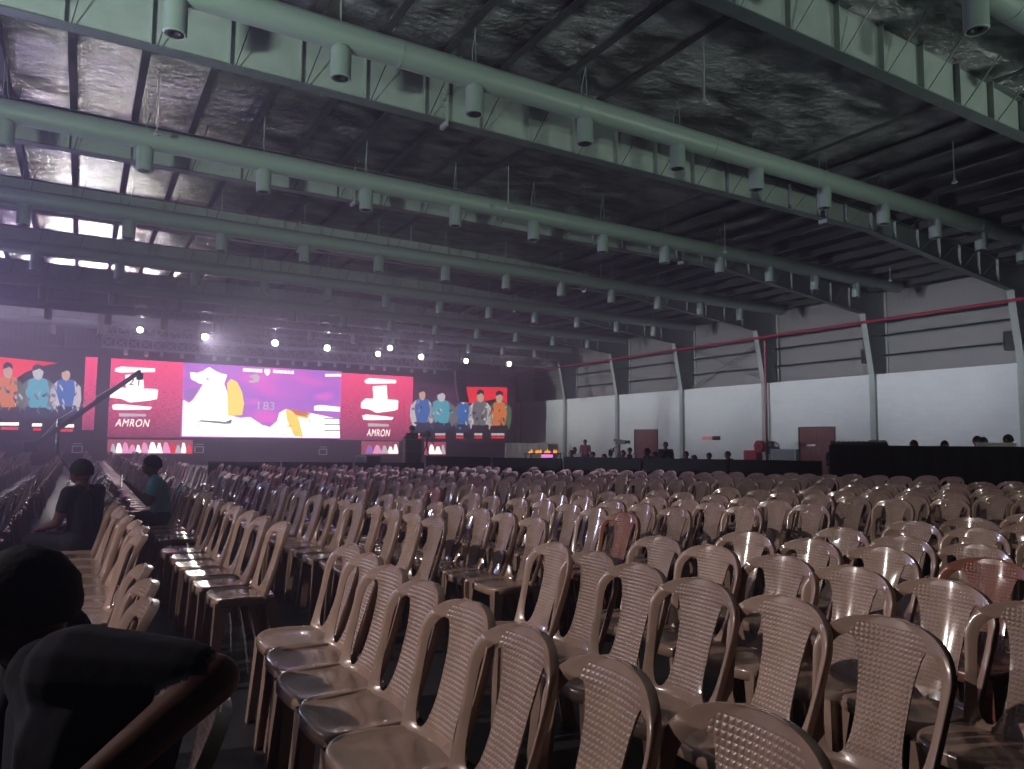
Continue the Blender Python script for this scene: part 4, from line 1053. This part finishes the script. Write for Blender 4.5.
# fire hose reel and cabinet by the red riser
yc = FY[5]
r = empty('hose_reel', (29.3, yc-.1, 1.28), 0, 'round red fire hose reel at the foot of the red riser', 'hose reel')
m = MB(); m.tube([(-.09, 0, 0), (.09, 0, 0)], .26, 20); smart(m.build('drum', M['red_pipe'], r))
m = MB(); m.tube([(-.11, 0, 0), (-.09, 0, 0)], .30, 20); m.tube([(.09, 0, 0), (.11, 0, 0)], .30, 20); smart(m.build('flange', M['red_pipe'], r))
m = MB(); m.tube([(-.16, 0, 0), (.2, 0, 0)], .05, 10); m.build('hub', M['dark_plastic'], r)
ca = at(752, 457, X=29.6); r = empty('hose_cabinet', (29.6, ca.y, .35), 0, 'low red fire cabinet left of the round hose reel', 'cabinet')
m = MB(); m.box(-.14, .28, -.42, .42, 0, .72); m.box(-.14, .28, -.38, -.3, -.35, 0); m.box(-.14, .28, .3, .38, -.35, 0); m.build('body', M['red_pipe'], r)
m = MB(); m.box(-.16, -.141, -.38, .38, .04, .68); dd = m.build('door', M['red_pipe'], r); m = MB(); m.tube([(-.17, .3, .3), (-.19, .3, .34), (-.17, .3, .38)], .01, 6); m.build('handle', M['wire'], dd)
# floor fan and box
P = ray(776, 21); r = empty('pedestal_fan', (P.x, P.y, 0), .6, 'dark round pedestal fan right of the red riser', 'fan')
m = MB(); m.tube([(0, 0, .02), (0, 0, 1.18)], .02, 8); m.build('pole', M['dark_plastic'], r)
m = MB(); m.lathe([(0, .0), (.2, 0), (.2, .03), (.03, .05), (0, .05)], n=16); m.build('base', M['dark_plastic'], r)
m = MB()
for k in range(14):
    w_ = PI*k/14; m.tube([(-.08, .17*math.cos(w_+t), 1.3+.17*math.sin(w_+t)) for t in (0, PI)], .004, 4)
m.tube([(-.05, .17*math.cos(2*PI*k/20), 1.3+.17*math.sin(2*PI*k/20)) for k in range(21)], .015, 6); m.build('cage', M['dark_plastic'], r)
for k in range(4):
    w_ = PI/2*k; m = MB(); m.add([(-.05, .02*math.cos(w_), 1.3+.02*math.sin(w_)), (-.07, .15*math.cos(w_-.3), 1.3+.15*math.sin(w_-.3)), (-.05, .16*math.cos(w_), 1.3+.16*math.sin(w_)), (-.03, .15*math.cos(w_+.3), 1.3+.15*math.sin(w_+.3))], [(0, 1, 2, 3)]); m.build('blade', M['dark_plastic'], r)
m = MB(); m.tube([(.02, 0, 1.3), (-.06, 0, 1.3)], .05, 10); m.build('motor', M['dark_plastic'], r)
P = ray(789, 17.6); r = empty('road_case', (P.x, P.y, 0), .5, 'dark stacked road case behind the barrier right of the fan', 'case')
def case(r, w, dd, h, z0=0):
    m = MB(); m.box(-w/2, w/2, -dd/2, dd/2, z0+.08, z0+h); m.build('case_body', M['dark_plastic'], r)
    m = MB()
    for sx in (-1, 1):
        for sy in (-1, 1): m.beam((sx*w/2, sy*dd/2, z0+.08), (sx*w/2, sy*dd/2, z0+h), .03)
    for zz in (z0+.09, z0+h*.7, z0+h):
        for s in (-1, 1): m.beam((-w/2, s*dd/2, zz), (w/2, s*dd/2, zz), .025); m.beam((s*w/2, -dd/2, zz), (s*w/2, dd/2, zz), .025)
    m.build('edge_trim', M['rafter_flange'], r)
    for sx in (-1, 1):
        for sy in (-1, 1): m = MB(); m.tube([(sx*(w/2-.08)-.02, sy*(dd/2-.08), z0+.04), (sx*(w/2-.08)+.02, sy*(dd/2-.08), z0+.04)], .04, 10); m.build('caster', M['dark_plastic'], r)
case(r, .6, .5, 1.28)
P = ray(365, 19.5); r = empty('road_case', (P.x, P.y, 0), .2, 'dark road case behind the low barrier left of the camera riser', 'case'); case(r, .42, .5, 1.0)
# video tripods
def vcam(px, dist, h, label, rz=0, z0=0):
    P = ray(px, dist); r = empty('video_camera', (P.x, P.y, z0), rz, label, 'video camera')
    m = MB(); m.box(-.22, .14, -.06, .06, h-.2, h-.05); m.box(-.1, .1, -.02, .02, h-.05, h-.02); m.build('camera_body', M['dark_plastic'], r)
    m = MB(); m.tube([(-.22, 0, h-.12), (-.40, 0, h-.12)], [.05, .062], 12); m.build('lens', M['dark_plastic'], r)
    m = MB(); m.box(.12, .24, -.1, -.06, h-.1, h); m.build('viewfinder', M['dark_plastic'], r)
    m = MB(); m.tube([(0, 0, h-.2), (0, 0, h-.5)], .03, 8); m.tube([(.02, 0, h-.25), (.4, .05, h-.42)], .012, 6); m.build('tripod_head', M['dark_plastic'], r)
    for k in range(3):
        w_ = 2*PI*k/3; m = MB(); m.tube([(0, 0, h-.45), (.42*math.cos(w_), .42*math.sin(w_), .015)], [.022, .014], 6); m.build('leg', M['dark_plastic'], r)
    return r
vcam(620, 27.5, 1.55, 'video camera on tripod among the crowd left of the farther door', 2.2)
vcam(611, 20.2, 1.25, 'lower video camera on tripod left of the taller one', .9)
# camera riser with operator
P = ray(412, 24); r = empty('camera_riser', (P.x, P.y, 0), -.2, 'low black camera riser in front of the stage', 'riser')
m = MB(); m.box(-1.2, 1.2, -1, 1, .18, .24); m.build('deck', M['black'], r)
for sx in (-1, 1):
    for sy in (-1, 1): m = MB(); m.box(sx*1.1-.03, sx*1.1+.03, sy*.9-.03, sy*.9+.03, 0, .18); m.build('leg', M['dark_plastic'], r)
Q = ray(409, 23.6); r = empty('road_case', (Q.x, Q.y, .24), -.2, 'upright dark road case standing on the camera riser', 'case'); case(r, .52, .5, 1.22)
Q = ray(413, 24.3); put_person(stdmesh('shirt_dark', 1), (Q.x-.1, Q.y+.1, .24), -1.3, 'dark camera operator standing on the riser before the stage', sc=1.0)
vcam(424, 24.0, 1.5, 'video camera on tripod on the riser before the stage', -1.5, .24)

# ------------------------------------------------------------------ light
w = bpy.data.worlds.new('world'); SC.world = w; w.use_nodes = True
w.node_tree.nodes['Background'].inputs[0].default_value = (0, 0, 0, 1); w.node_tree.nodes['Background'].inputs[1].default_value = 0.0
def area(name, loc, tgt, size, e, col, sy=None, spread=180):
    li = bpy.data.lights.new(name, 'AREA'); li.energy = e; li.size = size; li.color = col
    if sy: li.shape = 'RECTANGLE'; li.size_y = sy
    li.spread = math.radians(spread)
    o = bpy.data.objects.new(name, li); COL.objects.link(o); o.location = loc
    o.rotation_euler = (Vector(tgt)-Vector(loc)).to_track_quat('-Z', 'Y').to_euler(); return o
area('rafter_fill', (-7, 2.3, 1.8), (1, 14, 9.6), 1.0, 300, (.82, 1, .96), .5, 66)  # added lamps out of frame, without fixtures, to brighten the rafter webs
area('rafter_fill', (20, -4, 1.8), (13, 14, 10.5), 1.0, 130, (.82, 1, .96), .5, 66)
area('rafter_fill', (7, -8.4, 1.8), (9, 8, 11.5), 1.0, 90, (.82, 1, .96), .5, 50)
for Y in (14, 20, 26, 32, 38, 44): area('wall_fill', (-22, Y-4, 1.6), (30, Y, 5.0), 1.0, 200, (.66, .655, 1), .5, 14)  # unseen lamps put in far left to brighten the right wall
def spot(name, loc, tgt, e, col, size, blend=.7):
    li = bpy.data.lights.new(name, 'SPOT'); li.energy = e; li.spot_size = math.radians(size); li.spot_blend = blend; li.shadow_soft_size = .04; li.color = col
    o = bpy.data.objects.new(name, li); COL.objects.link(o); o.location = loc; o.rotation_euler = (Vector(tgt)-Vector(loc)).to_track_quat('-Z', 'Y').to_euler()
for X, Y in ((-8, 40), (-7, 31), (-6, 22), (-6, 14.5)): spot('ceiling_fill', (X, Y, 4.5), (X+7, Y-6, 13), 1300 if Y < 20 else 2400, (.62, .5, 1), 88)  # added purple lamps out of view, brightening the roof foil and left haze
spot('chair_fill', (-5.8, 4.8, 5.0), (4.3, 4.0, 0), 1200, (1, .87, .88), 72, 1)  # added off-frame lamp that lights the chair fronts
area('roof_void_fill', (5, 46.5, 9.05), (5, 10, 9.05), 34, 1500, (.9, .8, 1), .14, 70)  # unseen strip added in the roof void to streak the foil; no gap there
spot('haze_fill', (-8, 33, 5.5), (-2.5, 6, 2.5), 2200, (.55, .55, 1), 34)  # lamp added outside the view to make the left haze glow
spot('chair_fill', (-7, 9.5, 4.2), (3.2, 2.6, .5), 500, (1, .88, .9), 50, 1)  # second unseen lamp, put in for glints on the chairs
spot('hoarding_fill', (24, 33, 7), (28, 42, .8), 420, (1, .97, 1), 40)  # invented lamp without a fixture, added to brighten the white hoarding
spot('audience_light', at(205, 337, Y=41.95), (4, 4, 0), 1300, (1, .9, .95), 16)
vs_ = w.node_tree.nodes.new('ShaderNodeVolumeScatter')
vs_.inputs['Color'].default_value = (.72, .66, 1, 1); vs_.inputs['Density'].default_value = .014; vs_.inputs['Anisotropy'].default_value = .7
w.node_tree.links.new(vs_.outputs[0], w.node_tree.nodes['World Output'].inputs['Volume'])
SC.cycles.volume_bounces = 0
SC.cycles.use_denoising = True
SC.cycles.max_bounces = 6; SC.cycles.diffuse_bounces = 3; SC.cycles.glossy_bounces = 3
SC.cycles.use_light_tree = True
SC.cycles.sample_clamp_indirect = 4
SC.view_settings.view_transform = 'Standard'; SC.view_settings.look = 'None'; SC.view_settings.gamma = 1; SC.view_settings.use_curve_mapping = False
SC.view_settings.exposure = 0.0
